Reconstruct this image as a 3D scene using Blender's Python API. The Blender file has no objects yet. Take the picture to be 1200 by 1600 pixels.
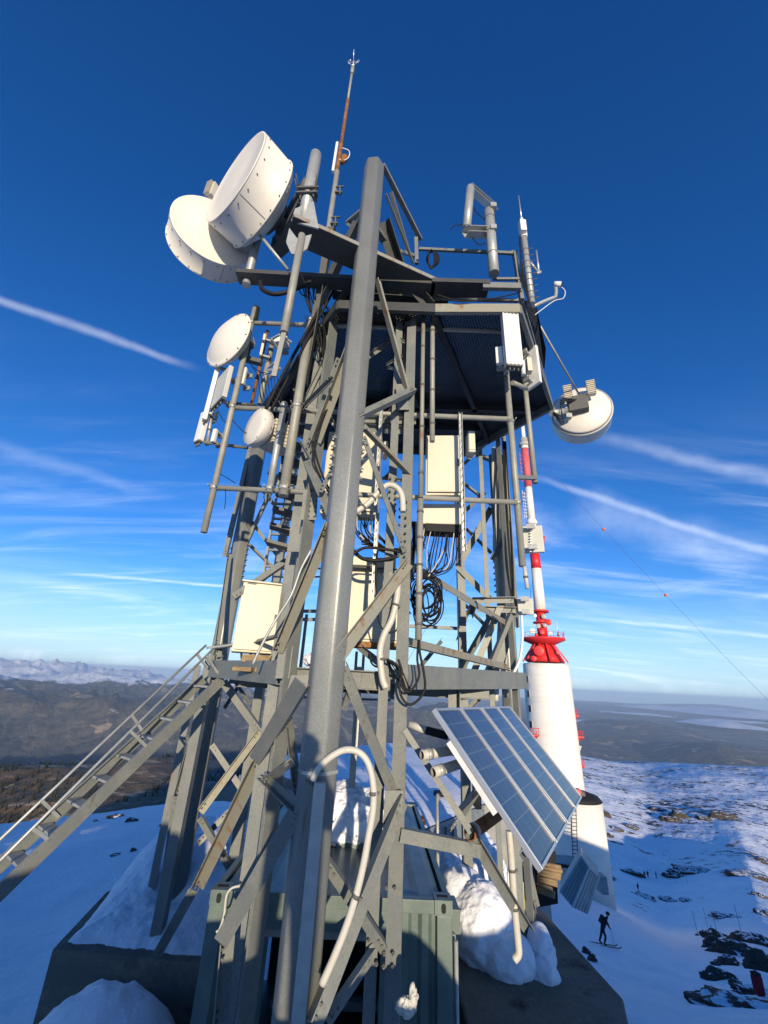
import bpy, bmesh, math, random
import numpy as np
from math import sin, cos, pi, radians, degrees, sqrt, atan2, hypot
from mathutils import Vector, Matrix
R = random.Random(7)
S = bpy.context.scene
# ------------------------------------------------------------------ camera, sky, sun
FPX, PITCH, ROLL = 640.0, radians(22.4), radians(2.95)
fw = Vector((0, cos(PITCH), sin(PITCH)))
_u0 = Vector((0, -sin(PITCH), cos(PITCH))); _r0 = Vector((1, 0, 0))
RT = _r0*cos(ROLL)+_u0*sin(ROLL); UP = -_r0*sin(ROLL)+_u0*cos(ROLL)
cd = bpy.data.cameras.new('camera'); cam = bpy.data.objects.new('camera', cd); S.collection.objects.link(cam)
cd.sensor_fit = 'VERTICAL'; cd.sensor_height = 36; cd.lens = 36*FPX/1600
cd.clip_start = .05; cd.clip_end = 400000
cam.matrix_world = Matrix(((RT.x, UP.x, -fw.x, 0), (RT.y, UP.y, -fw.y, 0), (RT.z, UP.z, -fw.z, 0), (0, 0, 0, 1)))
S.camera = cam
SUN_EL, SUN_AZ = 7.4, -8.6          # the light travels towards azimuth -8.6 deg (x to y), sinking 7.4 deg
sd = bpy.data.lights.new('sun', 'SUN'); sd.energy = 3.5; sd.angle = radians(.6); sd.color = (1.0, .84, .62)
so = bpy.data.objects.new('sun', sd); S.collection.objects.link(so)
ld = Vector((sin(radians(SUN_AZ))*cos(radians(SUN_EL)), cos(radians(SUN_AZ))*cos(radians(SUN_EL)), -sin(radians(SUN_EL))))
so.rotation_euler = ld.to_track_quat('-Z', 'Y').to_euler()
w = bpy.data.worlds.new('World'); S.world = w; w.use_nodes = True
nt = w.node_tree; N = nt.nodes; Lk = nt.links; N.clear()
def nn(t, **k):
    n = N.new(t)
    for a, b in k.items(): setattr(n, a, b)
    return n
wout = nn('ShaderNodeOutputWorld'); bg = nn('ShaderNodeBackground'); sky = nn('ShaderNodeTexSky')
sky.sky_type = 'NISHITA'; sky.sun_disc = False; sky.sun_elevation = radians(SUN_EL)
sky.sun_rotation = radians(180+SUN_AZ)
sky.altitude = 2100; sky.air_density = 1.0; sky.dust_density = .3; sky.ozone_density = 3.0
bg.inputs['Strength'].default_value = .15
S.view_settings.view_transform = 'Standard'; S.view_settings.look = 'None'; S.view_settings.exposure = .76; S.view_settings.gamma = 1
# thin cirrus and contrails high in the sky, laid out by direction on a flat ceiling
tc = nn('ShaderNodeTexCoord'); sp = nn('ShaderNodeSeparateXYZ'); Lk.new(tc.outputs['Generated'], sp.inputs[0])
def mth(op, a, b=None, c=None, clamp=False):
    n = nn('ShaderNodeMath', operation=op, use_clamp=clamp)
    for i, v in enumerate((a, b, c)):
        if v is None: continue
        if isinstance(v, (int, float)): n.inputs[i].default_value = v
        else: Lk.new(v, n.inputs[i])
    return n.outputs[0]
X, Y_, Z = sp.outputs
zc = mth('MAXIMUM', Z, .02); zq = mth('ADD', zc, .12)
cx = mth('DIVIDE', X, zq); cy = mth('DIVIDE', Y_, zq)
cmb = nn('ShaderNodeCombineXYZ'); Lk.new(cx, cmb.inputs[0]); Lk.new(cy, cmb.inputs[1])
def cloudnoise(scale, rot, stretch, detail, lo, hi, dist=.0):
    mp = nn('ShaderNodeMapping'); mp.inputs['Rotation'].default_value = (0, 0, rot); mp.inputs['Scale'].default_value = stretch
    Lk.new(cmb.outputs[0], mp.inputs[0])
    t = nn('ShaderNodeTexNoise'); t.inputs['Scale'].default_value = scale; t.inputs['Detail'].default_value = detail
    t.inputs['Roughness'].default_value = .62; t.inputs['Distortion'].default_value = dist
    Lk.new(mp.outputs[0], t.inputs[0])
    m = nn('ShaderNodeMapRange', interpolation_type='SMOOTHSTEP'); m.inputs['From Min'].default_value = lo; m.inputs['From Max'].default_value = hi
    Lk.new(t.outputs['Fac'], m.inputs[0]); return m.outputs[0]
low = nn('ShaderNodeMapRange', interpolation_type='SMOOTHSTEP'); low.inputs['From Min'].default_value = .62; low.inputs['From Max'].default_value = .12
Lk.new(Z, low.inputs[0])
ci = mth('MULTIPLY', mth('MULTIPLY', cloudnoise(1.1, .35, (.55, 1.5, 1), 9, .44, .88, 1.2), low.outputs[0]), .42)
ci2 = mth('MULTIPLY', mth('MULTIPLY', cloudnoise(2.2, -.5, (.35, 2.2, 1), 8, .5, .9, .6), low.outputs[0]), .36)
def pxdir(px, py):
    return (fw + RT*((px-600)/FPX) + UP*((800-py)/FPX)).normalized()
def trail(p0, p1, width, strength):
    """a contrail: a great-circle streak between two directions, frayed by noise"""
    a, b = pxdir(*p0), pxdir(*p1); n = a.cross(b).normalized(); m = (a+b).normalized(); half = a.angle(b)/2
    t = n.cross(m)
    def dot(v):
        d = nn('ShaderNodeVectorMath', operation='DOT_PRODUCT'); Lk.new(tc.outputs['Generated'], d.inputs[0]); d.inputs[1].default_value = v
        return d.outputs['Value']
    nz = nn('ShaderNodeTexNoise'); nz.inputs['Scale'].default_value = 9; nz.inputs['Detail'].default_value = 5; Lk.new(tc.outputs['Generated'], nz.inputs[0])
    off = mth('MULTIPLY', mth('SUBTRACT', nz.outputs['Fac'], .5), width*1.6)
    dist = mth('ABSOLUTE', mth('ADD', dot(n), off))
    across = nn('ShaderNodeMapRange', interpolation_type='SMOOTHSTEP'); across.inputs['From Min'].default_value = width; across.inputs['From Max'].default_value = 0
    Lk.new(dist, across.inputs[0])
    along = nn('ShaderNodeMapRange', interpolation_type='SMOOTHSTEP'); along.inputs['From Min'].default_value = half*1.15; along.inputs['From Max'].default_value = half*.55
    Lk.new(mth('ABSOLUTE', dot(t)), along.inputs[0])
    nz2 = nn('ShaderNodeTexNoise'); nz2.inputs['Scale'].default_value = 26; nz2.inputs['Detail'].default_value = 6; Lk.new(tc.outputs['Generated'], nz2.inputs[0])
    front = nn('ShaderNodeMath', operation='GREATER_THAN'); Lk.new(dot(m), front.inputs[0]); front.inputs[1].default_value = .3
    v = mth('MULTIPLY', across.outputs[0], along.outputs[0]); v = mth('MULTIPLY', v, front.outputs[0])
    return mth('MULTIPLY', v, mth('MULTIPLY', mth('ADD', nz2.outputs['Fac'], .25), strength))
cl = mth('ADD', ci, ci2)
for p0, p1, wd, st in [((-160, 415), (300, 572), .012, .27), ((-40, 690), (260, 775), .02, .10), ((830, 745), (1330, 905), .012, .26),
                       ((900, 790), (1210, 880), .06, .20), ((930, 680), (1330, 785), .020, .20), ((860, 960), (1300, 1005), .007, .26),
                       ((100, 895), (420, 922), .005, .45), ((-150, 880), (220, 935), .02, .14), ((880, 905), (1250, 935), .01, .12)]:
    cl = mth('ADD', cl, trail(p0, p1, wd, st))
cl = mth('MINIMUM', cl, .85)
hs = nn('ShaderNodeHueSaturation'); hs.inputs['Hue'].default_value = .514; hs.inputs['Saturation'].default_value = 1.2; hs.inputs['Value'].default_value = 1.0
hmix = nn('ShaderNodeMix', data_type='RGBA'); hmix.inputs[7].default_value = (2.15, 3.1, 3.95, 1)
hf = nn('ShaderNodeMapRange', interpolation_type='SMOOTHSTEP'); hf.inputs['From Min'].default_value = .22; hf.inputs['From Max'].default_value = -.02; hf.inputs['To Max'].default_value = .85
Lk.new(Z, hf.inputs[0]); Lk.new(hf.outputs[0], hmix.inputs[0]); Lk.new(sky.outputs[0], hs.inputs['Color']); Lk.new(hs.outputs[0], hmix.inputs[6])
mix = nn('ShaderNodeMix', data_type='RGBA'); mix.inputs[7].default_value = (5.2, 5.6, 6.2, 1)
Lk.new(cl, mix.inputs[0]); Lk.new(hmix.outputs[2], mix.inputs[6]); Lk.new(mix.outputs[2], bg.inputs['Color']); Lk.new(bg.outputs[0], wout.inputs[0])
S.render.engine = 'CYCLES'
S.cycles.max_bounces = 6; S.cycles.diffuse_bounces = 4; S.cycles.glossy_bounces = 3; S.cycles.volume_bounces = 0; S.cycles.transparent_max_bounces = 12
S.cycles.use_denoising = True

# ------------------------------------------------------------------ measuring helpers
def K(px, py, Y):
    """the point at forward distance Y seen along this direction from the survey point"""
    d = fw + RT*((px-600)/FPX) + UP*((800-py)/FPX); return d*(Y/d.y)
def KZ(px, py, z):
    d = fw + RT*((px-600)/FPX) + UP*((800-py)/FPX); return d*(z/d.z)
def ZR(x, y, py):
    b = (800-py)/FPX; return (b*(x*fw.x+y*fw.y)-x*UP.x-y*UP.y)/(UP.z-b*fw.z)
V = Vector
# ------------------------------------------------------------------ mesh building
class MB:
    def __init__(s): s.v = []; s.f = []; s.smooth = []; s.cuts = []
    def mi(s, k): s.cuts.append((len(s.f), k)); return s
    def add(s, vs, fs, sm=False):
        o = len(s.v); s.v += [tuple(p) for p in vs]; s.f += [tuple(i+o for i in f) for f in fs]; s.smooth += [sm]*len(fs); return s
    def frame(s, p, q, up=None):
        d = (q-p).normalized(); up = V(up) if up is not None else V((0, 0, 1))
        if abs(d.dot(up.normalized())) > .98: up = V((0, 1, 0)) if abs(d.y) < .9 else V((1, 0, 0))
        u = d.cross(up).normalized(); v = u.cross(d).normalized(); return d, u, v
    def ext(s, p, q, poly, up=None, sm=False):
        p = V(p); q = V(q); d, u, v = s.frame(p, q, up); n = len(poly)
        a = [p+u*x+v*y for x, y in poly]; b = [q+u*x+v*y for x, y in poly]
        fs = [(i, (i+1) % n, n+(i+1) % n, n+i) for i in range(n)]
        o = len(s.v); s.add(a+b, fs, sm); s.add([], []); 
        s.f += [tuple(o+i for i in reversed(range(n))), tuple(o+n+i for i in range(n))]; s.smooth += [False, False]; return s
    def box(s, p, q, w, h, up=None):
        return s.ext(p, q, [(-w/2, -h/2), (w/2, -h/2), (w/2, h/2), (-w/2, h/2)], up)
    def L(s, p, q, w, t=.009, up=None, flip=1, flip2=1):
        P = [(0, 0), (w, 0), (w, t), (t, t), (t, w), (0, w)]; P = [((x-w/3)*flip, (y-w/3)*flip2) for x, y in P]
        if flip*flip2 < 0: P.reverse()
        return s.ext(p, q, P, up)
    def U(s, p, q, w, h, t=.012, up=None, flip=1):
        P = [(-w/2, -h/2), (w/2, -h/2), (w/2, -h/2+t), (-w/2+t, -h/2+t), (-w/2+t, h/2-t), (w/2, h/2-t), (w/2, h/2), (-w/2, h/2)]
        P = [(x*flip, y) for x, y in P]
        if flip < 0: P.reverse()
        return s.ext(p, q, P, up)
    def I(s, p, q, w, h, t=.012, up=None):
        a, b = w/2, h/2
        return s.ext(p, q, [(-a, -b), (a, -b), (a, -b+t), (t/2, -b+t), (t/2, b-t), (a, b-t), (a, b), (-a, b), (-a, b-t), (-t/2, b-t), (-t/2, -b+t), (-a, -b+t)], up)
    def ngon(s, p, q, r, n=6, rot=0, up=None, sm=False, r2=None):
        p = V(p); q = V(q); d, u, v = s.frame(p, q, up); r2 = r if r2 is None else r2
        a = [p+(u*cos(rot+2*pi*i/n)+v*sin(rot+2*pi*i/n))*r for i in range(n)]; b = [q+(u*cos(rot+2*pi*i/n)+v*sin(rot+2*pi*i/n))*r2 for i in range(n)]
        o = len(s.v); s.add(a+b, [(i, (i+1) % n, n+(i+1) % n, n+i) for i in range(n)], sm)
        s.f += [tuple(o+i for i in reversed(range(n))), tuple(o+n+i for i in range(n))]; s.smooth += [False]*2; return s
    def rod(s, p, q, r, n=12, r2=None): return s.ngon(p, q, r, n, 0, None, True, r2)
    def tube(s, pts, r, n=8, close=False):
        pts = [V(p) for p in pts]; m = len(pts); o = len(s.v); vs = []; pu = None
        for i, p in enumerate(pts):
            d = ((pts[min(i+1, m-1)]-pts[max(i-1, 0)]) if not close else (pts[(i+1) % m]-pts[i-1])).normalized()
            if pu is None: pu = d.cross(V((.3, .2, 1))).normalized()
            pu = (pu-d*pu.dot(d)).normalized(); v = d.cross(pu)
            vs += [p+(pu*cos(2*pi*k/n)+v*sin(2*pi*k/n))*r for k in range(n)]
        fs = []
        for i in range(m if close else m-1):
            for k in range(n):
                a = i*n+k; b = i*n+(k+1) % n; c = ((i+1) % m)*n+(k+1) % n; d_ = ((i+1) % m)*n+k; fs.append((a, b, c, d_))
        s.add(vs, fs, True)
        if not close: s.f += [tuple(o+k for k in reversed(range(n))), tuple(o+(m-1)*n+k for k in range(n))]; s.smooth += [False]*2
        return s
    def lathe(s, c, d, prof, n=48, sm=True, caps=True, sharp=None):
        """prof: (distance along d, radius)"""
        c = V(c); d = V(d).normalized(); u = d.cross(V((0, 0, 1)))
        u = V((1, 0, 0)) if u.length < .01 else u.normalized(); v = u.cross(d); o = len(s.v)
        vs = [c+d*t+(u*cos(2*pi*k/n)+v*sin(2*pi*k/n))*r for t, r in prof for k in range(n)]
        fs = [(i*n+k, (i+1)*n+k, (i+1)*n+(k+1) % n, i*n+(k+1) % n) for i in range(len(prof)-1) for k in range(n)]
        s.add(vs, fs, sm)
        if caps:
            if prof[0][1] > 1e-4: s.f.append(tuple(o+k for k in range(n))); s.smooth.append(False)
            if prof[-1][1] > 1e-4: s.f.append(tuple(o+(len(prof)-1)*n+k for k in reversed(range(n)))); s.smooth.append(False)
        return s
    def prism(s, pts, off):
        """a flat outline given as points, thickened by the vector off"""
        n = len(pts); pts = [V(p) for p in pts]; off = V(off); o = len(s.v)
        s.add(pts+[p+off for p in pts], [(i, (i+1) % n, n+(i+1) % n, n+i) for i in range(n)])
        s.f += [tuple(o+i for i in reversed(range(n))), tuple(o+n+i for i in range(n))]; s.smooth += [False]*2; return s
    def obox(s, c, u, v, w_, a, b, h):
        """oriented box, half sizes a, b, h along u, v, w_"""
        c = V(c); u = V(u).normalized(); v = V(v).normalized(); w_ = V(w_).normalized()
        vs = [c+u*a*i+v*b*j+w_*h*k for i in (-1, 1) for j in (-1, 1) for k in (-1, 1)]
        return s.add(vs, [(0, 1, 3, 2), (4, 6, 7, 5), (0, 4, 5, 1), (2, 3, 7, 6), (0, 2, 6, 4), (1, 5, 7, 3)])
    def build(s, name, m, parent=None, bevel=0, label=None, fix=True):
        me = bpy.data.meshes.new(name); off = V((0, 0, 0))
        if parent is not None:
            q = parent
            while q is not None: off += q.location; q = q.parent
        me.from_pydata([tuple(V(p)-off) for p in s.v], [], s.f)
        me.polygons.foreach_set('use_smooth', s.smooth)
        if fix:
            b = bmesh.new(); b.from_mesh(me); bmesh.ops.recalc_face_normals(b, faces=b.faces); b.to_mesh(me); b.free()
        for x in (m if isinstance(m, (list, tuple)) else [m]): me.materials.append(x)
        if s.cuts:
            ix = np.zeros(len(s.f), np.int32)
            for a, k in s.cuts: ix[a:] = k
            me.polygons.foreach_set('material_index', ix)
        o = bpy.data.objects.new(name, me); S.collection.objects.link(o)
        if parent is not None: o.parent = parent
        if bevel:
            md = o.modifiers.new('bevel', 'BEVEL'); md.width = bevel; md.segments = 2; md.limit_method = 'ANGLE'; md.angle_limit = radians(40)
        if label: o['label'] = label
        return o
def tag(o, label, cat, group=None, kind=None):
    o['label'] = label
    if cat: o['category'] = cat
    if group: o['group'] = group
    if kind: o['kind'] = kind
    return o
def thing(name, label, cat, loc, group=None):
    o = bpy.data.objects.new(name, None); S.collection.objects.link(o); o.location = V(loc); o.empty_display_size = .2
    return tag(o, label, cat, group)
def struct(o): o['kind'] = 'structure'; return o
def arc(p0, p1, sag, n=14, side=(0, 0, 0)):
    p0 = V(p0); p1 = V(p1); side = V(side)
    return [p0.lerp(p1, i/n)+V((0, 0, -1))*sag*4*(i/n)*(1-i/n)+side*4*(i/n)*(1-i/n) for i in range(n+1)]
def curve(pts, n=8):
    """Catmull-Rom through points"""
    pts = [V(p) for p in pts]; P = [pts[0]*2-pts[1]]+pts+[pts[-1]*2-pts[-2]]; out = []
    for i in range(1, len(P)-2):
        for k in range(n):
            t = k/n; a, b, c, d = P[i-1], P[i], P[i+1], P[i+2]
            out.append(.5*((2*b)+(c-a)*t+(2*a-5*b+4*c-d)*t*t+(3*b-a-3*c+d)*t**3))
    return out+[pts[-1]]
# ------------------------------------------------------------------ materials
def mat(name, col, rough=.5, metal=0, spec=.5, noise=None, bump=None, extra=None):
    """noise: (scale, colour2, low, high) mottling;  bump: (scale, strength, distance)"""
    m = bpy.data.materials.new(name); m.use_nodes = True; t = m.node_tree; b = t.nodes['Principled BSDF']
    b.inputs['Base Color'].default_value = (*col, 1); b.inputs['Roughness'].default_value = rough; b.inputs['Metallic'].default_value = metal
    b.inputs['Specular IOR Level'].default_value = spec
    tc_ = t.nodes.new('ShaderNodeTexCoord'); src = b.inputs['Base Color']; last = None
    for (sc, c2, lo, hi, *st) in (noise or []):
        mp = t.nodes.new('ShaderNodeMapping'); mp.inputs['Scale'].default_value = st[0] if st else (1, 1, 1); t.links.new(tc_.outputs['Object'], mp.inputs[0])
        nz = t.nodes.new('ShaderNodeTexNoise'); nz.inputs['Scale'].default_value = sc; nz.inputs['Detail'].default_value = 6; nz.inputs['Roughness'].default_value = .65
        t.links.new(mp.outputs[0], nz.inputs[0])
        mr = t.nodes.new('ShaderNodeMapRange'); mr.inputs['From Min'].default_value = lo; mr.inputs['From Max'].default_value = hi; t.links.new(nz.outputs['Fac'], mr.inputs[0])
        mx = t.nodes.new('ShaderNodeMix'); mx.data_type = 'RGBA'; mx.inputs[7].default_value = (*c2, 1)
        t.links.new(mr.outputs[0], mx.inputs[0])
        if last is None: mx.inputs[6].default_value = (*col, 1)
        else: t.links.new(last, mx.inputs[6])
        last = mx.outputs[2]
    if last is not None: t.links.new(last, src)
    if bump:
        nz = t.nodes.new('ShaderNodeTexNoise'); nz.inputs['Scale'].default_value = bump[0]; nz.inputs['Detail'].default_value = 5; t.links.new(tc_.outputs['Object'], nz.inputs[0])
        bp = t.nodes.new('ShaderNodeBump'); bp.inputs['Strength'].default_value = bump[1]; bp.inputs['Distance'].default_value = bump[2]
        t.links.new(nz.outputs['Fac'], bp.inputs['Height']); t.links.new(bp.outputs[0], b.inputs['Normal'])
    return m
M = {}
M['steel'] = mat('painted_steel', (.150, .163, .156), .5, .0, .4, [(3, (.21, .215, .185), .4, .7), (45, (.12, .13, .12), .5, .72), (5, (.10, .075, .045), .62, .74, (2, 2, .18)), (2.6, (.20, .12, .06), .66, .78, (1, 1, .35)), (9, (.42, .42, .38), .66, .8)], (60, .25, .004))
M['deck'] = mat('deck_shade_tone', (.035, .04, .042), .5, .2, .4, [(4, (.022, .026, .028), .4, .7), (20, (.06, .055, .05), .62, .8)])  # near-black base: the shade under the deck is put into the colour
M['steel_shade'] = mat('beam_shade_tone', (.05, .055, .055), .5, .2, .4, [(4, (.075, .075, .07), .4, .7), (18, (.035, .037, .035), .6, .8)])  # steel darkened in its colour to stand for shaded beams and undersides
M['legsteel'] = mat('leg_galvanised', (.205, .215, .20), .40, .2, .6, [(70, (.29, .30, .28), .42, .7), (1.6, (.19, .20, .18), .45, .7), (6, (.14, .10, .06), .66, .78, (2, 2, .2)), (3, (.38, .37, .33), .68, .8, (1.5, 1.5, .3))], (90, .35, .003))
M['steel_worn'] = mat('worn_steel', (.25, .235, .175), .55, .1, .4, [(4, (.24, .25, .22), .4, .65), (7, (.22, .10, .035), .56, .68, (1, 1, .5)), (22, (.12, .05, .02), .62, .74)], (50, .35, .004))
M['galv'] = mat('galvanised_steel', (.32, .335, .32), .45, .3, .5, [(8, (.42, .43, .40), .4, .65), (26, (.32, .34, .34), .5, .7)], (40, .15, .003))
M['pipe'] = mat('pipe_steel', (.26, .26, .225), .5, .1, .4, [(6, (.33, .315, .265), .45, .7), (18, (.24, .24, .21), .55, .75)], (50, .2, .003))
M['rust'] = mat('rust', (.25, .11, .04), .85, 0, .2, [(12, (.13, .06, .03), .4, .65), (4, (.36, .20, .09), .5, .7)], (60, .4, .004))
M['radome'] = mat('radome_white', (.66, .63, .55), .45, 0, .4, [(2.2, (.62, .59, .52), .45, .8), (25, (.58, .55, .48), .62, .8)], (4, .08, .02))
M['white'] = mat('white_plastic', (.68, .68, .64), .42, 0, .4, [(5, (.58, .57, .52), .5, .8)], (20, .1, .003))
M['cabinet'] = mat('cabinet_paint', (.58, .54, .41), .45, 0, .4, [(2.5, (.52, .48, .36), .45, .75), (14, (.50, .46, .37), .64, .82, (1, 1, .3))], (12, .08, .004))
M['odu'] = mat('radio_casing', (.60, .55, .44), .5, 0, .4, [(9, (.50, .45, .34), .45, .75)])
M['panelgrey'] = mat('panel_grey', (.50, .50, .44), .5, 0, .4, [(5, (.42, .42, .37), .45, .75)])
M['black'] = mat('cable_black', (.010, .010, .011), .6, 0, .25)
M['bolt'] = mat('bolt_steel', (.11, .11, .10), .65, .1, .3)
M['cond'] = mat('conduit_white', (.50, .48, .41), .45, 0, .4, [(10, (.44, .41, .33), .5, .75), (24, (.25, .22, .17), .64, .8)], (40, .2, .003))
M['cont'] = mat('container_green', (.095, .13, .112), .42, .1, .5, [(3, (.15, .19, .16), .4, .7), (40, (.30, .33, .30), .68, .8), (6, (.12, .15, .13), .55, .75, (1, 1, .3))], (30, .2, .005))
M['controof'] = mat('container_roof', (.10, .13, .125), .4, .2, .5, [(3, (.15, .18, .17), .4, .7)], (20, .2, .005))
M['concrete'] = mat('concrete', (.19, .165, .13), .9, 0, .2, [(1.6, (.13, .115, .09), .4, .7), (14, (.24, .21, .165), .5, .75), (2.2, (.045, .04, .036), .56, .7), (.8, (.13, .12, .10), .5, .6, (1, 1, 5)), (40, (.03, .03, .03), .68, .72)], (30, .6, .01))
M['tower'] = mat('tower_white', (.76, .73, .65), .6, 0, .3, [(.25, (.70, .67, .59), .4, .7), (.7, (.64, .60, .52), .5, .8, (.15, .15, 3)), (1.2, (.50, .42, .34), .62, .8, (2, 2, .12))], (1.5, .3, .05))
M['red'] = mat('signal_red', (.62, .03, .03), .45, 0, .4, [(1.2, (.50, .025, .03), .4, .7)])
M['redfade'] = mat('faded_red', (.62, .13, .14), .55, 0, .3, [(.8, (.5, .08, .09), .4, .7)])
M['dark'] = mat('dark_metal', (.018, .018, .02), .7, 0, .2)
M['hut'] = mat('hut_sheet', (.44, .42, .36), .55, .0, .4, [(1.5, (.27, .29, .29), .4, .7)])
M['wall'] = mat('building_sheet', (.25, .29, .31), .5, .3, .4, [(1.2, (.20, .23, .25), .4, .7)])
M['wood'] = mat('weathered_wood', (.30, .22, .12), .8, 0, .2, [(7, (.18, .12, .07), .4, .7, (1, 1, 6))])
M['yellow'] = mat('yellow_sign', (.60, .55, .18), .6, 0, .3, [(9, (.40, .38, .2), .5, .75)])
M['alu'] = mat('aluminium', (.62, .61, .58), .32, .7, .5)
M['rock'] = mat('rock_dark', (.075, .062, .05), .9, 0, .3, [(1.4, (.045, .04, .037), .4, .65), (5, (.14, .12, .09), .56, .75), (3, (.60, .63, .68), .68, .72)], (3, .9, .1))
def rock_mat():
    m = M['rock']; t = m.node_tree; b = t.nodes['Principled BSDF']; lk = [l for l in t.links if l.to_socket == b.inputs['Base Color']][0]; src = lk.from_socket
    g = t.nodes.new('ShaderNodeNewGeometry'); s_ = t.nodes.new('ShaderNodeSeparateXYZ'); t.links.new(g.outputs['Normal'], s_.inputs[0])
    nz = t.nodes.new('ShaderNodeTexNoise'); nz.inputs['Scale'].default_value = 2.2; nz.inputs['Detail'].default_value = 7; t.links.new(t.nodes.new('ShaderNodeTexCoord').outputs['Object'], nz.inputs[0])
    a = t.nodes.new('ShaderNodeMath'); a.operation = 'MULTIPLY_ADD'; a.inputs[1].default_value = .9; t.links.new(nz.outputs['Fac'], a.inputs[0]); t.links.new(s_.outputs[2], a.inputs[2])
    mr_ = t.nodes.new('ShaderNodeMapRange'); mr_.inputs['From Min'].default_value = 1.38; mr_.inputs['From Max'].default_value = 1.46; t.links.new(a.outputs[0], mr_.inputs[0])
    mx = t.nodes.new('ShaderNodeMix'); mx.data_type = 'RGBA'; mx.inputs[7].default_value = (.75, .78, .84, 1); t.links.new(src, mx.inputs[6]); t.links.new(mr_.outputs[0], mx.inputs[0]); t.links.new(mx.outputs[2], b.inputs['Base Color'])
rock_mat()
M['cloth'] = mat('dark_clothing', (.022, .022, .03), .85, 0, .2)
M['redcloth'] = mat('red_jacket', (.22, .02, .03), .8, 0, .2)
M['skin'] = mat('skin', (.55, .35, .26), .6)
M['glassdark'] = mat('dark_glass', (.03, .035, .045), .12, 0, .6)
M['orange'] = mat('warning_ball', (.75, .13, .04), .5)
M['lens'] = mat('lens_glass', (.01, .01, .012), .08, 0, .6)
def snow_mat():
    m = mat('snow', (.86, .88, .92), .6, 0, .25, [(2.5, (.78, .81, .87), .4, .75)], None)
    t = m.node_tree; b = t.nodes['Principled BSDF']
    b.inputs['Subsurface Weight'].default_value = .25; b.inputs['Subsurface Radius'].default_value = (.06, .07, .09); b.inputs['Subsurface Scale'].default_value = .5
    tc_ = t.nodes.new('ShaderNodeTexCoord'); a = t.nodes.new('ShaderNodeTexNoise'); a.inputs['Scale'].default_value = 5; a.inputs['Detail'].default_value = 8; a.inputs['Roughness'].default_value = .7
    t.links.new(tc_.outputs['Object'], a.inputs[0]); bp = t.nodes.new('ShaderNodeBump'); bp.inputs['Strength'].default_value = .8; bp.inputs['Distance'].default_value = .045
    t.links.new(a.outputs['Fac'], bp.inputs['Height']); t.links.new(bp.outputs[0], b.inputs['Normal']); return m
M['snow'] = snow_mat()
def pv_mat():
    m = mat('solar_cells', (.02, .035, .08), .28, 0, .4); t = m.node_tree; b = t.nodes['Principled BSDF']
    uv = t.nodes.new('ShaderNodeUVMap'); uv.uv_map = 'UVMap'
    def grid(sx, sy, wd):
        s_ = t.nodes.new('ShaderNodeSeparateXYZ'); t.links.new(uv.outputs[0], s_.inputs[0]); outs = []
        for k, n_ in ((0, sx), (1, sy)):
            a = t.nodes.new('ShaderNodeMath'); a.operation = 'MULTIPLY'; a.inputs[1].default_value = n_; t.links.new(s_.outputs[k], a.inputs[0])
            f = t.nodes.new('ShaderNodeMath'); f.operation = 'FRACT'; t.links.new(a.outputs[0], f.inputs[0])
            c = t.nodes.new('ShaderNodeMath'); c.operation = 'LESS_THAN'; c.inputs[1].default_value = wd[k]; t.links.new(f.outputs[0], c.inputs[0]); outs.append(c.outputs[0])
        g = t.nodes.new('ShaderNodeMath'); g.operation = 'MAXIMUM'; t.links.new(outs[0], g.inputs[0]); t.links.new(outs[1], g.inputs[1]); return g.outputs[0]
    g1 = grid(4, 9, (.022, .03)); g2 = grid(12, 9, (.035, .0))
    vo = t.nodes.new('ShaderNodeTexVoronoi'); vo.inputs['Scale'].default_value = 26; t.links.new(uv.outputs[0], vo.inputs[0])
    c0 = t.nodes.new('ShaderNodeMix'); c0.data_type = 'RGBA'; c0.inputs[6].default_value = (.006, .012, .04, 1); c0.inputs[7].default_value = (.016, .03, .07, 1); t.links.new(vo.outputs['Color'], c0.inputs[0])
    c2 = t.nodes.new('ShaderNodeMix'); c2.data_type = 'RGBA'; c2.inputs[7].default_value = (.05, .07, .10, 1); t.links.new(c0.outputs[2], c2.inputs[6]); t.links.new(g2, c2.inputs[0])
    c1 = t.nodes.new('ShaderNodeMix'); c1.data_type = 'RGBA'; c1.inputs[7].default_value = (.17, .20, .23, 1); t.links.new(c2.outputs[2], c1.inputs[6]); t.links.new(g1, c1.inputs[0])
    t.links.new(c1.outputs[2], b.inputs['Base Color']); b.inputs['Coat Weight'].default_value = .35; b.inputs['Coat Roughness'].default_value = .10; return m
M['pv'] = pv_mat()
# ------------------------------------------------------------------ ground
def _h(ix, iy, s):
    n = (ix.astype(np.int64)*374761393+iy.astype(np.int64)*668265263+s*1442695041) & 0xffffffff
    n = ((n ^ (n >> 13))*1274126177) & 0xffffffff; return ((n ^ (n >> 16)) & 0xffff)/65535.0
def vn(x, y, s=0):
    ix = np.floor(x); iy = np.floor(y); fx = x-ix; fy = y-iy; fx = fx*fx*fx*(fx*(fx*6-15)+10); fy = fy*fy*fy*(fy*(fy*6-15)+10)
    a = _h(ix, iy, s); b = _h(ix+1, iy, s); c = _h(ix, iy+1, s); d = _h(ix+1, iy+1, s)
    return (a+(b-a)*fx)+((c+(d-c)*fx)-(a+(b-a)*fx))*fy
def fbm(x, y, o=5, s=0, g=.5):
    t = 0; a = 1; n = 0
    for i in range(o): t = t+a*(vn(x, y, s+i)-.5)*2; n += a; a *= g; x, y = x*2.03+17.1*i, y*2.03-9.2*i
    return t/n
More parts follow.
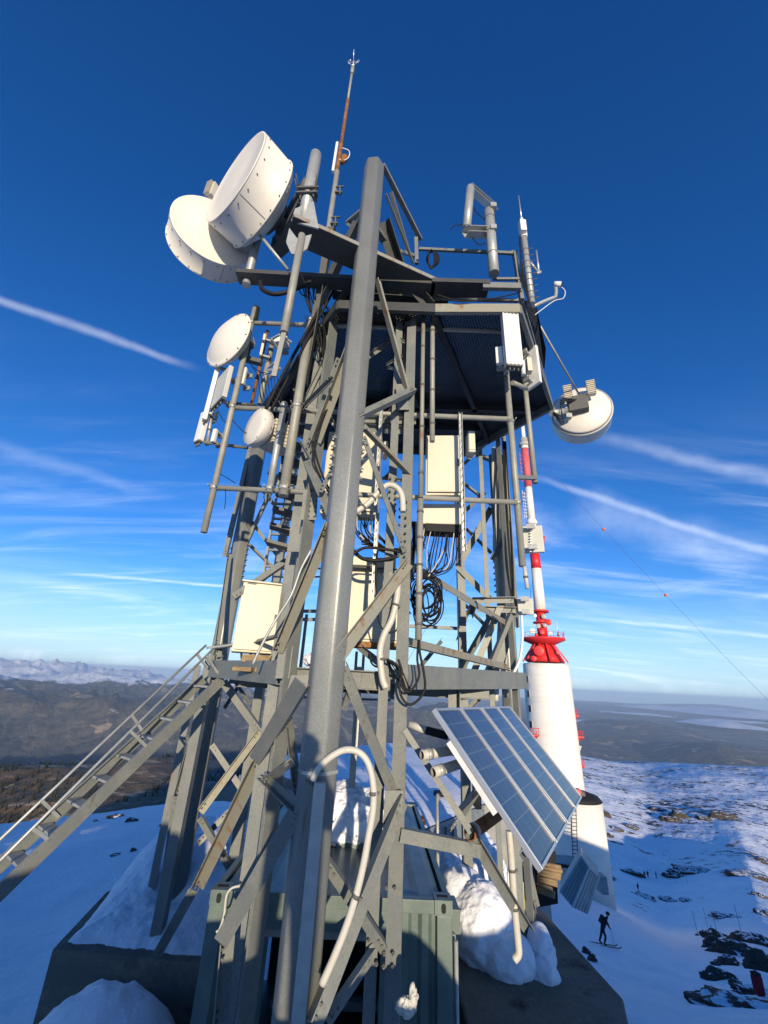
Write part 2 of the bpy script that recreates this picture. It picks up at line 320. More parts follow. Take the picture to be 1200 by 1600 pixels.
def ridged(x, y, o=5, s=0, g=.5):
    t = 0; a = 1; n = 0
    for i in range(o): t = t+a*(1-np.abs(vn(x, y, s+i)-.5)*2.6); n += a; a *= g; x, y = x*2.03+17.1*i, y*2.03-9.2*i
    return t/n
T = lambda e: math.tan(radians(e))
def ez(r, e): return (r, r*T(e))
# profiles: azimuth -> list of (distance, height); the heights come from where slopes and crests stand
PROF = {
 -180: [(.8, -1.62), (3, -1.66), (30, -2.6), (150, -14), (600, -140), (3000, -900), (9000, -1500), (90000, -1500)],
 -90: [(.8, -1.62), (2, -1.64), (30, -3.2), (120, -26), (200, -62), (400, -135), (1500, -215), (4000, -260), (10000, -900), (90000, -1500)],
 -62: [(.8, -1.62), (1.6, -1.7), (4, -4.6), (20, -7), (120, -42), (400, -140), (1300, -230), (3000, -1000), (7000, -1400), (12000, -1400), (18000, -500), (24000, -900), (40000, -100), (90000, -1500)],
 -42: [(.8, -1.62), (1.6, -1.7), (3.4, -4.5), (9, -4.9), ez(20, -16.5), ez(32, -12.9), (60, -22), (250, -75), (700, -235), ez(980, -13.8), ez(1150, -11.2), ez(1330, -9.3), (1900, -420), (4000, -1200), (7500, -1420), ez(9600, -8.2), ez(11500, -4.8), ez(13500, -1.75), (17000, -800), ez(22000, -2.2), (25000, -800), (28000, -700), ez(37000, -.75), ez(41000, .25), (60000, -1500), (90000, -1700)],
 -31: [(.8, -1.62), (1.6, -1.7), (3.4, -4.5), (9, -4.8), ez(22, -15.6), ez(35, -13.1), (60, -22), (250, -75), (700, -235), ez(960, -13.4), ez(1120, -10.8), ez(1300, -8.7), (1900, -420), (4000, -1200), (7500, -1420), ez(9600, -8.2), ez(11400, -4.6), ez(13300, -1.5), (17000, -800), ez(22000, -2.0), (25000, -800), (28000, -700), ez(36000, -1.0), ez(40000, -.1), (60000, -1500), (90000, -1700)],
 -22: [(.8, -1.62), (1.6, -1.7), (3.4, -4.5), (9, -4.6), ez(22, -14.8), ez(36, -12.7), (60, -22), (250, -85), (700, -220), ez(960, -13), ez(1150, -10.4), ez(1330, -8.6), (1900, -420), (4000, -1200), (7500, -1420), ez(9600, -8.2), ez(11500, -5.0), ez(13600, -2.4), (17000, -900), ez(22000, -2.2), (25000, -900), (28000, -700), ez(36000, -1.9), ez(39000, -1.1), (60000, -1500), (90000, -1700)],
 -12: [(.8, -1.62), (1.6, -1.7), (3.4, -4.5), (9, -4.7), ez(22, -14.5), ez(38, -12.7), (60, -22), (250, -90), ez(600, -12.2), ez(1200, -10.2), ez(2200, -9.4), (2900, -700), (5000, -1300), (7500, -1430), ez(9600, -8.2), ez(11500, -5.0), ez(13600, -2.5), (17000, -1000), ez(22000, -2.3), (25000, -1000), (28000, -900), ez(36000, -2.4), (60000, -1500), (90000, -1700)],
 2: [(.8, -1.62), (1.6, -1.7), (3.4, -4.7), (9, -5.0), ez(22, -16.5), ez(40, -15.5), (70, -25), (250, -90), ez(600, -13.5), ez(1500, -11.5), ez(2600, -10.4), (3600, -900), (5500, -1350), (7500, -1430), ez(10000, -8), ez(12500, -5.0), ez(15000, -3.2), (20000, -1300), (30000, -1400), (60000, -1500), (90000, -1700)],
 12: [(.8, -1.62), (1.6, -1.7), (3.4, -5.0), (9, -5.4), ez(22, -19), ez(60, -20), (120, -42), (250, -90), ez(600, -16), ez(1500, -15), ez(3000, -14.4), (5500, -1400), (8500, -1450), ez(11000, -7.3), ez(13500, -5.3), ez(15500, -4.4), (20000, -1400), (60000, -1500), (90000, -1750)],
 22: [(.8, -1.62), (1.6, -1.7), (3.4, -4.9), (7, -5.5), ez(20, -25.5), ez(34, -22.6), ez(50, -20), ez(68, -18.6), ez(110, -18), ez(170, -15.6), ez(220, -12.8), ez(300, -9.0), ez(440, -6.3), (1000, -190), (2500, -800), (7000, -1480), (18000, -1500), (21000, -1250), (26000, -1520), (60000, -1480), (90000, -1600)],
 30: [(.8, -1.62), (1.6, -1.7), (3.4, -4.9), (7, -5.4), ez(20, -25.5), ez(34, -22.6), ez(60, -20.3), ez(110, -18.8), ez(170, -16.4), ez(225, -14.0), ez(255, -12.4), ez(320, -9.5), ez(420, -7.5), ez(510, -6.4), (1000, -190), (2500, -800), (7000, -1480), (20000, -1500), (24000, -1150), (30000, -1520), (60000, -1480), (90000, -1500)],
 37: [(.8, -1.62), (1.6, -1.7), (3.4, -4.9), (7, -5.2), ez(20, -24), ez(34, -21.4), ez(70, -18.8), ez(120, -16.8), ez(180, -14.6), ez(240, -12.4), ez(315, -9.5), ez(410, -6.9), ez(520, -5.9), (1200, -260), (3000, -900), (7000, -1480), (13000, -1500), (16000, -1230), (20000, -1500), (40000, -1520), (60000, -1250), (70000, -1400), (90000, -900)],
 45: [(.8, -1.62), (1.6, -1.7), (3.4, -4.8), (7, -5.0), ez(20, -20), ez(34, -18.5), ez(80, -18.5), ez(130, -18), ez(195, -16.5), ez(250, -14.0), ez(310, -10.2), ez(400, -6.6), ez(520, -5.2), (1500, -330), (3500, -1000), (7000, -1480), (20000, -1500), (60000, -1480), (90000, -1750)],
 90: [(.8, -1.62), (3, -1.8), (20, -4.4), (60, -17), (90, -32), (160, -78), (250, -110), (400, -130), (1500, -400), (5000, -1200), (20000, -1500), (90000, -1750)],
 180: None}
PROF[180] = PROF[-180]
_az = sorted(PROF)
_g = np.linspace(math.log(.8), math.log(90000), 700)
_tab = np.array([np.interp(_g, [math.log(r) for r, z in PROF[a]], [z/r for r, z in PROF[a]]) for a in _az])
_k = np.exp(-np.linspace(-2, 2, 9)**2); _k /= _k.sum()
_tab = np.array([np.convolve(np.pad(t, 4, mode='edge'), _k, 'valid') for t in _tab])
def ground(x, y):
    x = np.asarray(x, float); y = np.asarray(y, float); r = np.hypot(x, y)+1e-6; a = np.degrees(np.arctan2(x, y)); lr = np.clip(np.log(r), _g[0], _g[-1])
    i = np.clip(np.searchsorted(_az, a, side='right')-1, 0, len(_az)-2); A = np.array(_az)
    f = (a-A[i])/(A[i+1]-A[i]); f = np.clip(f, 0, 1); f = f*f*(3-2*f)*.5+f*.5
    gi = (lr-_g[0])/(_g[1]-_g[0]); g0 = np.clip(gi.astype(int), 0, len(_g)-2); gf = gi-g0
    t = lambda k: _tab[k, g0]*(1-gf)+_tab[k, g0+1]*gf
    z = (t(i)*(1-f)+t(i+1)*f)*r
    ss = lambda lo, hi: np.clip((r-lo)/(hi-lo), 0, 1)
    z = z+fbm(x/1.7, y/1.7, 4, 3)*.10*ss(2, 8)+fbm(x/9, y/9, 5, 11)*.45*ss(10, 40)*(1-ss(2000, 3000))
    z = z+(fbm(x/55, y/55, 5, 21)*1.7*ss(60, 240)+fbm(x/160, y/160, 5, 31)*13*ss(450, 1000))*(1-ss(3000, 5000))
    z = z+np.exp(-((y+1.9)/.75)**2)*np.clip((-x-.75)/.5, 0, 1)*np.clip((x+9)/4, 0, 1)*1.0  # unseen snow berm behind the camera, added to shade the left leg and heap
    m = ss(2500, 7000)
    z = z+m*(ridged(x/6500+3.1, y/6500, 3, 47)-.5)*900*(a < 17)*(1-ss(30000, 36000))*ss(8500, 12000)
    z = z+m*(ridged(x/2300, y/5200, 6, 41)-.55)*900*(1-.6*ss(24000, 30000))*(1-.6*ss(0, 5)*(a > 17)*(r > 9000))
    z = z+ss(24000, 34000)*(a < 5)*(ridged(x/3000, y/4200, 7, 61, .56)-.5)*1150
    return z
_azs = np.concatenate([np.arange(-180, -52, 4.0), np.arange(-52, 50, .17), np.arange(50, 180.1, 4.0)])
_rs = np.concatenate([[.0], np.exp(np.linspace(math.log(.8), math.log(90000), 520))])
def build_ground():
    AA, RR = np.meshgrid(np.radians(_azs), _rs, indexing='ij'); xx = RR*np.sin(AA); yy = RR*np.cos(AA); zz = ground(xx, yy); zz[:, 0] = -1.62
    n, m = xx.shape; co = np.stack([xx, yy, zz], -1).reshape(-1, 3)
    idx = np.arange(n*m).reshape(n, m); q = np.stack([idx[:-1, :-1], idx[:-1, 1:], idx[1:, 1:], idx[1:, :-1]], -1).reshape(-1, 4)
    me = bpy.data.meshes.new('ground'); me.vertices.add(n*m); me.vertices.foreach_set('co', co.ravel())
    me.loops.add(q.size); me.loops.foreach_set('vertex_index', q.ravel()[::-1].copy()); me.polygons.add(len(q)); me.polygons.foreach_set('loop_start', np.arange(0, q.size, 4)); me.polygons.foreach_set('loop_total', np.full(len(q), 4))
    me.update(calc_edges=True); me.polygons.foreach_set('use_smooth', np.ones(len(q), bool))
    r = np.hypot(xx, yy); a = np.degrees(np.arctan2(xx, yy)); ss = lambda v, lo, hi: np.clip((v-lo)/(hi-lo), 0, 1)
    # what covers the ground: snow on the summit, heath on the shoulder, forest below, snow on the far peaks
    left = 1-ss(a, 8, 16)
    snow = (1-ss(r, 55, 120)*left)*(1-ss(r, 900, 1300))
    hi = ss(zz, -860, -420)*ss(r, 9000, 12000)*left
    far = ss(zz, -1000, -600)*ss(r, 18000, 23000)*left
    snow = np.maximum(snow, np.maximum(hi*.53, far))
    rocky = ss(r, 12, 60)*.5+.42*ss(r, 90, 260)+.3*ss(a, 22, 30)*(r > 18)*(r < 60)*ss(a, 26, 33)
    rocky = rocky*(1-.45*ss(r, 600, 900)); rocky = np.where(a < 10, rocky*.55, rocky)
    heath = ss(r, 100, 300)*(1-ss(r, 1500, 2400))*(1-ss(a, -27, -20))  # heath ends to the right: darker forest colour also stands for shade there
    for nm, arr in (('snow', snow), ('rocky', rocky), ('heath', heath)):
        at = me.attributes.new(nm, 'FLOAT', 'POINT'); at.data.foreach_set('value', arr.reshape(-1).astype(np.float32))
    o = bpy.data.objects.new('ground', me); S.collection.objects.link(o); struct(o); me.materials.append(ground_mat()); return o
def ground_mat():
    m = bpy.data.materials.new('mountain_ground'); m.use_nodes = True; t = m.node_tree; b = t.nodes['Principled BSDF']; L_ = t.links.new
    b.inputs['Roughness'].default_value = .75; b.inputs['Specular IOR Level'].default_value = .25
    tc_ = t.nodes.new('ShaderNodeTexCoord'); P = tc_.outputs['Object']
    def at(n): a = t.nodes.new('ShaderNodeAttribute'); a.attribute_name = n; return a.outputs['Fac']
    def nz(sc, det=6, ro=.6, st=(1, 1, 1), dis=0):
        mp = t.nodes.new('ShaderNodeMapping'); mp.inputs['Scale'].default_value = st; L_(P, mp.inputs[0])
        a = t.nodes.new('ShaderNodeTexNoise'); a.inputs['Scale'].default_value = sc; a.inputs['Detail'].default_value = det; a.inputs['Roughness'].default_value = ro; a.inputs['Distortion'].default_value = dis
        L_(mp.outputs[0], a.inputs[0]); return a.outputs['Fac']
    def mr(v, lo, hi, a=0, c=1):
        n = t.nodes.new('ShaderNodeMapRange'); n.inputs['From Min'].default_value = lo; n.inputs['From Max'].default_value = hi; n.inputs['To Min'].default_value = a; n.inputs['To Max'].default_value = c; L_(v, n.inputs[0]); return n.outputs[0]
    def ma(op, a, c):
        n = t.nodes.new('ShaderNodeMath'); n.operation = op; n.use_clamp = False
        for i, v in enumerate((a, c)):
            if isinstance(v, (int, float)): n.inputs[i].default_value = v
            else: L_(v, n.inputs[i])
        return n.outputs[0]
    def mix(f, a, c):
        n = t.nodes.new('ShaderNodeMix'); n.data_type = 'RGBA'
        if isinstance(f, float): n.inputs[0].default_value = f
        else: L_(f, n.inputs[0])
        for i, v in ((6, a), (7, c)):
            if isinstance(v, tuple): n.inputs[i].default_value = (*v, 1)
            else: L_(v, n.inputs[i])
        return n.outputs[2]
    forest = mix(mr(nz(.004, 9, .7), .4, .62), (.055, .060, .052), (.150, .130, .092))
    past = mr(nz(.0009, 6, .55, (1, 1.6, 1), .6), .585, .62)
    forest = mix(past, forest, (.34, .26, .16))
    forest = mix(mr(nz(.0016, 8, .6, (1, 1, 1), .3), .66, .69), forest, (.42, .40, .36))
    heath = mix(mr(nz(.02, 8, .7), .42, .6), (.26, .145, .065), (.09, .075, .035))
    heath = mix(mr(nz(.012, 8, .65, (1, 2, 1)), .58, .63), heath, (.42, .32, .20))
    g = mix(at('heath'), forest, heath)
    rock = mix(mr(nz(.9, 8, .7), .4, .6), (.05, .042, .035), (.13, .105, .075))
    near = ma('GREATER_THAN', .5, mr(at('snow'), 0, 1))
    sn = at('snow')
    # rocks breaking through the snow, at three sizes
    n1 = nz(.022, 5, .6, (1, 1.3, 1), .6); n2 = nz(.24, 9, .68, (.9, 1.25, 1)); n3 = nz(1.7, 6, .65)
    rk = ma('ADD', ma('MULTIPLY', n1, .30), ma('ADD', ma('MULTIPLY', n2, .55), ma('MULTIPLY', n3, .15)))
    th = ma('SUBTRACT', .685, ma('MULTIPLY', at('rocky'), .165))
    rkm = mr(ma('SUBTRACT', rk, th), 0, .012)
    farn = nz(.0022, 9, .68, (1, 1, 2.2))
    snm = mr(ma('ADD', sn, ma('SUBTRACT', farn, .5)), .42, .56)
    snm2 = ma('MULTIPLY', snm, 1.0)
    snowc = mix(mr(nz(.6, 8, .6), .4, .7), (.87, .89, .92), (.80, .83, .88))
    col = mix(snm2, g, snowc); col2 = mix(rkm, col, rock)
    nearmask = ma('MULTIPLY', mr(at('rocky'), 0, .02), ma('GREATER_THAN', sn, .7))
    col = mix(nearmask, col, col2)
    L_(col, b.inputs['Base Color'])
    b1 = t.nodes.new('ShaderNodeBump'); b1.inputs['Strength'].default_value = .8; b1.inputs['Distance'].default_value = .20
    dn = t.nodes.new('ShaderNodeVectorMath'); dn.operation = 'LENGTH'; L_(P, dn.inputs[0]); ff = mr(dn.outputs['Value'], 25, 160)
    hn = ma('ADD', nz(1.3, 8, .7), ma('MULTIPLY', nz(6, 4, .6), .25)); hf_ = ma('MULTIPLY', nz(.06, 7, .55), 14.0)
    L_(ma('ADD', ma('MULTIPLY', hn, ma('SUBTRACT', 1.0, ff)), ma('MULTIPLY', hf_, ff)), b1.inputs['Height'])
    b2 = t.nodes.new('ShaderNodeBump'); b2.inputs['Strength'].default_value = .8; b2.inputs['Distance'].default_value = 420; L_(nz(.0022, 10, .66, (1, .6, 1), .5), b2.inputs['Height'])
    mixn = t.nodes.new('ShaderNodeMix'); mixn.data_type = 'VECTOR'
    dist = t.nodes.new('ShaderNodeVectorMath'); dist.operation = 'LENGTH'; L_(P, dist.inputs[0]); L_(mr(dist.outputs['Value'], 800, 3000), mixn.inputs[0])
    L_(b1.outputs[0], mixn.inputs[4]); L_(b2.outputs[0], mixn.inputs[5]); L_(mixn.outputs[1], b.inputs['Normal'])
    return m
ground_ob = build_ground()
def gz(x, y): return float(ground(np.array([x]), np.array([y]))[0])
def KG(px, py):
    """the ground point seen at a pixel of the survey photo"""
    d = fw + RT*((px-600)/FPX) + UP*((800-py)/FPX); d.normalize(); ts = np.exp(np.linspace(math.log(3), math.log(60000), 4000))
    z = ground(d.x*ts, d.y*ts); h = np.where(d.z*ts < z)[0]; i = h[0] if len(h) else 0
    return V((d.x*ts[i], d.y*ts[i], z[i]))
# ------------------------------------------------------------------ the lattice tower: a triangle of hexagonal legs with angle-iron posts
PA, PB, PC = V((-.41, 3.7, 0)), V((-.895, 4.5, 0)), V((.215, 4.4, 0))
PD, PD1, PH = V((-2.82, 7.85, 0)), V((-2.62, 7.0, 0)), V((-2.0, 7.9, 0))
PE, PE1, PG = V((2.40, 7.85, 0)), V((2.24, 7.1, 0)), V((1.55, 7.9, 0))
ZT = {}
def on(post, py, dx=0, dy=0):
    x, y = post.x+dx, post.y+dy; return V((x, y, ZR(x, y, py)))
tower = thing('lattice_tower', 'grey steel lattice antenna tower standing on the snowy concrete base', 'tower', (-.2, 6.2, -3.2))
def hexleg(post, zb, zt, r, rot, parent):
    m = MB(); m.ngon((post.x, post.y, zb), (post.x, post.y, zt), r, 6, rot, (0, 1, 0)); o = m.build('corner_leg', M['steel'], parent, .008); return o
def addbolts(m, P, r, zs, angs, rb=.018):
    for a in angs:
        d = V((sin(a), cos(a), 0)); t_ = V((cos(a), -sin(a), 0))
        for z in zs:
            for k in (-.035, .035):
                c = V((P.x, P.y, z))+d*r+t_*k; m.ngon(c-d*.01, c+d*.022, rb, 6); m.rod(c+d*.02, c+d*.04, rb*.5, 8)
def hexleg(P, zb, zt, r, rot, parent, bz=(), ba=()):
    m = MB(); ring = []
    for i in range(6):
        for da in (-9, -3, 3, 9):
            a = rot+2*pi*i/6+radians(da); rr_ = r*(1-.006*(da/3)**2*.5); ring.append((rr_*cos(a), rr_*sin(a)))
    m.ext((P.x, P.y, zb), (P.x, P.y, zt), ring, (0, 1, 0), True); m.mi(1); addbolts(m, P, r*.9, bz, ba); o = m.build('corner_leg', [M['legsteel'], M['legsteel']], parent); return o
zA0 = -4.9; zA1 = ZR(PA.x, PA.y, 262)
zs0 = ZR(PA.x, PA.y, 740)
la = hexleg(PA, zA0, zA1, .150, radians(8), tower, [zs0-.05+.11*i for i in range(5)], [radians(82), radians(-98)])
zs1 = ZR(PA.x, PA.y, 1085)
m = MB(); m.ngon((PA.x, PA.y, ZR(PA.x, PA.y, 860)), (PA.x, PA.y, ZR(PA.x, PA.y, 690)), .1545, 6, radians(8), (0, 1, 0)); m.build('splice_sleeve', M['legsteel'], la, .012)
for z in (ZR(PA.x, PA.y, 520), ZR(PA.x, PA.y, 1010)):
    m = MB(); m.ngon((PA.x, PA.y, z-.006), (PA.x, PA.y, z+.006), .152, 6, radians(8), (0, 1, 0)); m.build('weld_seam', M['steel'], la)
zD0 = gz(PD.x, PD.y)
ld_ = hexleg(PD, -3.6, 4.7, .165, radians(20), tower, [ZR(PD.x, PD.y, 900)+.11*i for i in range(6)], [radians(100), radians(-80)])
le_ = hexleg(PE, -3.6, 4.7, .165, radians(-12), tower, [ZR(PE.x, PE.y, 925)+.12*i for i in range(6)], [radians(95), radians(-85)])
# angle-iron posts
def post(P, zb, zt, wd, fx=1, fy=1, name='angle_post', t=.014, rot=(0, 1, 0), bs=()):
    m = MB(); m.L((P.x, P.y, zb), (P.x, P.y, zt), wd, t, rot, fx, fy).mi(1)
    for (Q, r, pys) in bs: addbolts(m, Q, r, [ZR(Q.x, Q.y, y) for y in pys], [radians(180)], .014)
    return m.build(name, [M['steel'], M['bolt']], tower)
pB = post(PB, -4.8, 4.95, .185, 1, 1, t=.016, rot=(-.9, .5, 0), bs=[(PB+V((.06, -.02, 0)), .05, (810, 802, 794, 786, 778, 770))])
pC = post(PC+V((.03, 0, 0)), -4.8, 4.95, .125, -1, 1, t=.016, rot=(.25, 1, 0), bs=[(PC, .07, (872, 860, 848, 836, 824, 812, 800, 788, 1240, 1280, 1380, 1480, 1500))])
pC2 = post(PC+V((-.125, .06, 0)), -4.8, 4.9, .10, 1, 1, t=.012, rot=(-.3, 1, 0), bs=[(PC+V((-.125, .02, 0)), .03, (800, 790, 780, 770, 760, 750, 1465, 1500))])
post(PD1, -3.7, .25, .14, 1, 1); post(PH, -3.3, 4.7, .15, 1, 1); post(PE1, -3.3, 4.7, .10, -1, 1, rot=(.8, .6, 0)); post(PG, -3.3, 4.7, .14, -1, 1)
post(PD+V((-.30, -.15, 0)), -3.4, .1, .11, -1, 1)
post(PB+V((-.18, .35, 0)), -4.2, 4.8, .12, 1, 1); post(PE1+V((-.3, .25, 0)), -3.3, 4.6, .08, 1, 1)
# gusset plates
def gus(pts, Y, th=.012, mt='steel', name='gusset_plate'):
    m = MB(); m.prism([K(x, y, Y) for x, y in pts], (0, th, 0)); return m.build(name, M[mt], tower)
gus([(474, 765), (497, 765), (494, 812), (470, 812)], 4.42); gus([(455, 835), (478, 833), (474, 862), (450, 862)], 4.42)
gus([(436, 1010), (458, 1010), (452, 1060), (430, 1060)], 4.42)
gus([(602, 1235), (630, 1235), (626, 1290), (598, 1290)], 4.25)
gus([(455, 1055), (486, 1055), (476, 1082), (448, 1082)], 4.4)
gus([(618, 600), (634, 600), (640, 640), (622, 640)], 4.32)
# braces: (px, py, Y) to (px, py, Y), width, worn?
BR = [
 # between the front leg and the right post
 (590, 437, 3.74, 636, 609, 4.33, .085, 1), (648, 609, 4.3, 558, 652, 3.62, .075, 0), (569, 668, 3.78, 640, 741, 4.4, .085, 1), (568, 682, 3.74, 632, 862, 4.33, .06, 0),
 (638, 877, 4.3, 527, 1024, 3.62, .105, 1), (538, 1040, 3.74, 616, 1236, 4.33, .085, 0), (628, 1248, 4.26, 488, 1600, 3.56, .12, 0), (512, 1347, 3.85, 601, 1480, 4.36, .07, 0),
 (582, 1488, 4.34, 512, 1592, 3.95, .085, 0), (535, 1110, 3.74, 545, 1080, 4.0, .05, 0),
 # between the front leg and the left post
 (558, 512, 3.66, 492, 690, 4.38, .105, 1), (482, 722, 4.42, 520, 805, 3.72, .09, 0), (513, 818, 3.62, 430, 1020, 4.35, .11, 1), (530, 560, 3.9, 480, 700, 4.5, .05, 0),
 (450, 1122, 4.45, 464, 1240, 3.75, .06, 0), (454, 1190, 3.72, 414, 1218, 4.45, .065, 0), (409, 1213, 4.42, 467, 1268, 3.75, .065, 0),
 (468, 1268, 3.62, 352, 1468, 4.3, .12, 0), (352, 1466, 4.32, 340, 1605, 4.36, .11, 0), (478, 1064, 3.66, 404, 1186, 4.8, .13, 0),
 (404, 1186, 4.8, 306, 1388, 6.15, .12, 1), (306, 1388, 6.16, 249, 1490, 6.62, .11, 0), (520, 590, 3.8, 470, 640, 4.5, .05, 0),
 (500, 770, 3.8, 540, 690, 4.3, .045, 0), (470, 690, 4.6, 500, 745, 4.3, .05, 0),
 # left corner
 (350, 1064, 7.6, 406, 1141, 7.75, .11, 0), (406, 1142, 7.7, 312, 1268, 7.2, .10, 1), (332, 1163, 7.8, 388, 1246, 7.9, .09, 0), (358, 1266, 7.95, 308, 1318, 7.8, .08, 0),
 (313, 1276, 7.4, 364, 1362, 7.8, .08, 0), (372, 1072, 8.1, 350, 1106, 7.9, .06, 0), (390, 1100, 8.2, 366, 1064, 7.8, .06, 0),
 (341, 1012, 7.0, 277, 1242, 7.1, .10, 0), (277, 1242, 7.1, 258, 1392, 7.6, .10, 0),
 (388, 740, 8.0, 430, 792, 8.0, .07, 0), (436, 742, 7.9, 385, 850, 7.8, .07, 0), (388, 850, 7.8, 440, 900, 8.0, .07, 0), (392, 812, 7.9, 436, 870, 7.9, .07, 0),
 (436, 880, 8.0, 378, 936, 7.8, .08, 0), (372, 1000, 7.8, 398, 960, 7.9, .07, 0), (440, 690, 8, 420, 742, 8, .07, 0), (392, 700, 7.85, 352, 870, 7.4, .08, 0), (358, 865, 7.5, 338, 1010, 7.0, .08, 0),
 (456, 872, 5.9, 366, 934, 5.6, .085, 0), (336, 1012, 7, 392, 1005, 6, .06, 0), (392, 1005, 6, 440, 992, 4.7, .06, 0),
 # right corner
 (767, 792, 7.85, 714, 884, 7.9, .13, 0), (715, 884, 7.85, 768, 938, 7.8, .12, 0), (729, 826, 8.3, 768, 864, 8.3, .09, 0), (724, 800, 8.1, 756, 770, 8.3, .08, 0), (720, 752, 8.1, 770, 790, 8.2, .08, 0),
 (637, 881, 4.5, 787, 972, 7.0, .105, 1), (630, 1003, 4.5, 797, 1045, 6.9, .10, 1), (786, 940, 6.9, 735, 1066, 6.9, .10, 1), (801, 953, 6.95, 754, 1068, 6.95, .11, 0), (772, 958, 7.5, 715, 1058, 7.9, .12, 0),
 (786, 680, 7.3, 796, 815, 7.2, .09, 0), (796, 815, 7.2, 808, 980, 7.1, .09, 0), (792, 830, 7.3, 768, 875, 7.6, .11, 0), (800, 985, 7.3, 772, 1060, 7.3, .13, 0),
 (722, 940, 8.3, 766, 985, 8.3, .08, 0), (715, 1000, 8.0, 730, 955, 8.3, .07, 0), (722, 700, 8.3, 770, 720, 8.2, .13, 0), (724, 725, 8.2, 762, 690, 8.0, .07, 0),
 (715, 1280, 7.9, 700, 1300, 7.9, .05, 0), (722, 1270, 7.85, 752, 1222, 7.5, .09, 0), (722, 1120, 7.9, 770, 1068, 7.8, .08, 0),
 (838, 1290, 7.5, 815, 1400, 7.2, .11, 0), (815, 1320, 7.3, 838, 1420, 7.5, .10, 0),
]
def z0(*a): return K(*a)
for i, (x1, y1, Y1, x2, y2, Y2, wd, worn) in enumerate(BR):
    m = MB(); f = 1 if i % 2 else -1
    m.L(K(x1, y1, Y1), K(x2, y2, Y2), wd, .009, (0, -1, 0) if i % 3 else (.3, -1, .2), f, -1 if i % 2 else 1)
    m.mi(1); a, b = K(x1, y1, Y1), K(x2, y2, Y2); d = (b-a).normalized()
    for p, sg in ((a, 1), (b, -1)):
        for k in (.05, .11): c = p+d*sg*k; m.ngon(c-V((0, 1, 0))*.03, c-V((0, 1, 0))*.048, .011, 6)
    m.build('brace', [M['steel_worn' if worn else 'steel'], M['bolt']], tower)
# platform beams at eye height and the plank deck
def beam(a, b, w_, h, kind='U', mt='steel', name='platform_beam', flip=1, bv=.002):
    m = MB(); a, b = V(a), V(b)
    (m.U(a, b, w_, h, .012, (0, 0, 1), flip) if kind == 'U' else m.I(a, b, w_, h, .014, (0, 0, 1)) if kind == 'I' else m.box(a, b, w_, h, (0, 0, 1)))
    return m.build(name, M[mt], tower, bv)
zb = .03
beam((.30, 4.45, zb+.02), (2.36, 7.0, zb+.08), .09, .235, flip=-1); beam((-.98, 4.62, zb), (-2.50, 6.75, zb+.02), .09, .235)
beam((-2.6, 7.9, zb-.1), (2.2, 7.95, zb-.1), .09, .2, 'U'); beam((-.85, 4.62, zb-.03), (.15, 4.5, zb-.03), .08, .18)
beam((-1.9, 6.2, zb-.12), (1.6, 6.2, zb-.12), .08, .16); beam((.2, 4.6, zb-.12), (.2, 7.9, zb-.12), .08, .16)
for i in range(11):
    m = MB(); x = -1.55+.26*i; m.box((x, 5.1, zb+.02), (x+.01, 7.6, zb+.02+R.uniform(-.004, .004)), .22, .045)
    if i not in (7, 8, 9, 10): m.build('deck_plank', M['wood'], tower, .003)
# knee bracket by the right corner
m = MB()
for a, b in (((738, 937, 6.7), (803, 936, 6.7)), ((745, 950, 6.9), (806, 952, 6.9)), ((803, 936, 6.7), (812, 962, 7.1)), ((742, 938, 6.7), (735, 962, 7.2))): m.L(K(*a), K(*b), .09, .01, (0, -1, 0))
m.build('step_bracket', M['steel'], tower)
# tubes running across the front, and the poles they carry
ZT1, ZT2, ZT3 = 4.72, 3.24, 2.06; YT = 4.52
def tb(a, b, r, mt='pipe', name='mounting_tube', cap=True):
    m = MB(); a, b = V(a), V(b); m.rod(a, b, r, 14); return m.build(name, M[mt], tower)
for zt, (xa, ya), (xb, yb) in ((ZT1, (398, 505), (785, 518)), (ZT2, (362, 637), (800, 655)), (ZT3, (335, 762), (808, 785))):
    a = K(xa, ya, YT); b = K(xb, yb, YT); tb(a, b, .033)
def pole(x1, y1, x2, y2, Y, r, mt='pipe', name='antenna_pole'):
    c = K((x1+x2)/2, (y1+y2)/2, Y); m = MB(); m.rod((c.x, Y, ZR(c.x, Y, y1)), (c.x, Y, ZR(c.x, Y, y2)), r, 16); return m.build(name, M[mt], tower), c.x
poleP1, xP1 = pole(399, 482, 318, 832, YT-.02, .037)
poleP2, xP2 = pole(488, 500, 440, 775, YT-.1, .060)
poleP4, xP4 = pole(443, 630, 422, 770, YT-.12, .042, 'galv')
poleR1, xR1 = pole(789, 578, 818, 885, YT+.04, .040)
poleR2, xR2 = pole(819, 560, 833, 755, YT+.35, .036)
def clamp(c, r, parent, mt='galv', ax=(0, 0, 1), wd=.05):
    m = MB(); ax = V(ax); m.rod(V(c)-ax*wd/2, V(c)+ax*wd/2, r, 14); s = V((0, -1, 0)) if abs(ax.y) < .5 else V((1, 0, 0))
    for k in (-1, 1): m.rod(V(c)+s*r*.6+V((k*r*.9, 0, 0)), V(c)+s*(r+.05)+V((k*r*.9, 0, 0)), .007, 6)
    return m.build('pipe_clamp', M[mt], parent)
for z in (ZT1, ZT2, ZT3):
    clamp((xP1, YT-.02, z), .047, tower); clamp((xP2, YT-.1, z), .069, tower)
for z in (ZT2, ZT3): clamp((xP4, YT-.12, z-.02), .05, tower); clamp((xR1, YT+.04, z+.03), .05, tower)
m = MB(); m.box((xR1, YT+.06, ZR(xR1, YT, 742)), (xR2, YT+.33, ZR(xR2, YT+.35, 748)), .05, .05); m.build('standoff_arm', M['steel'], tower)
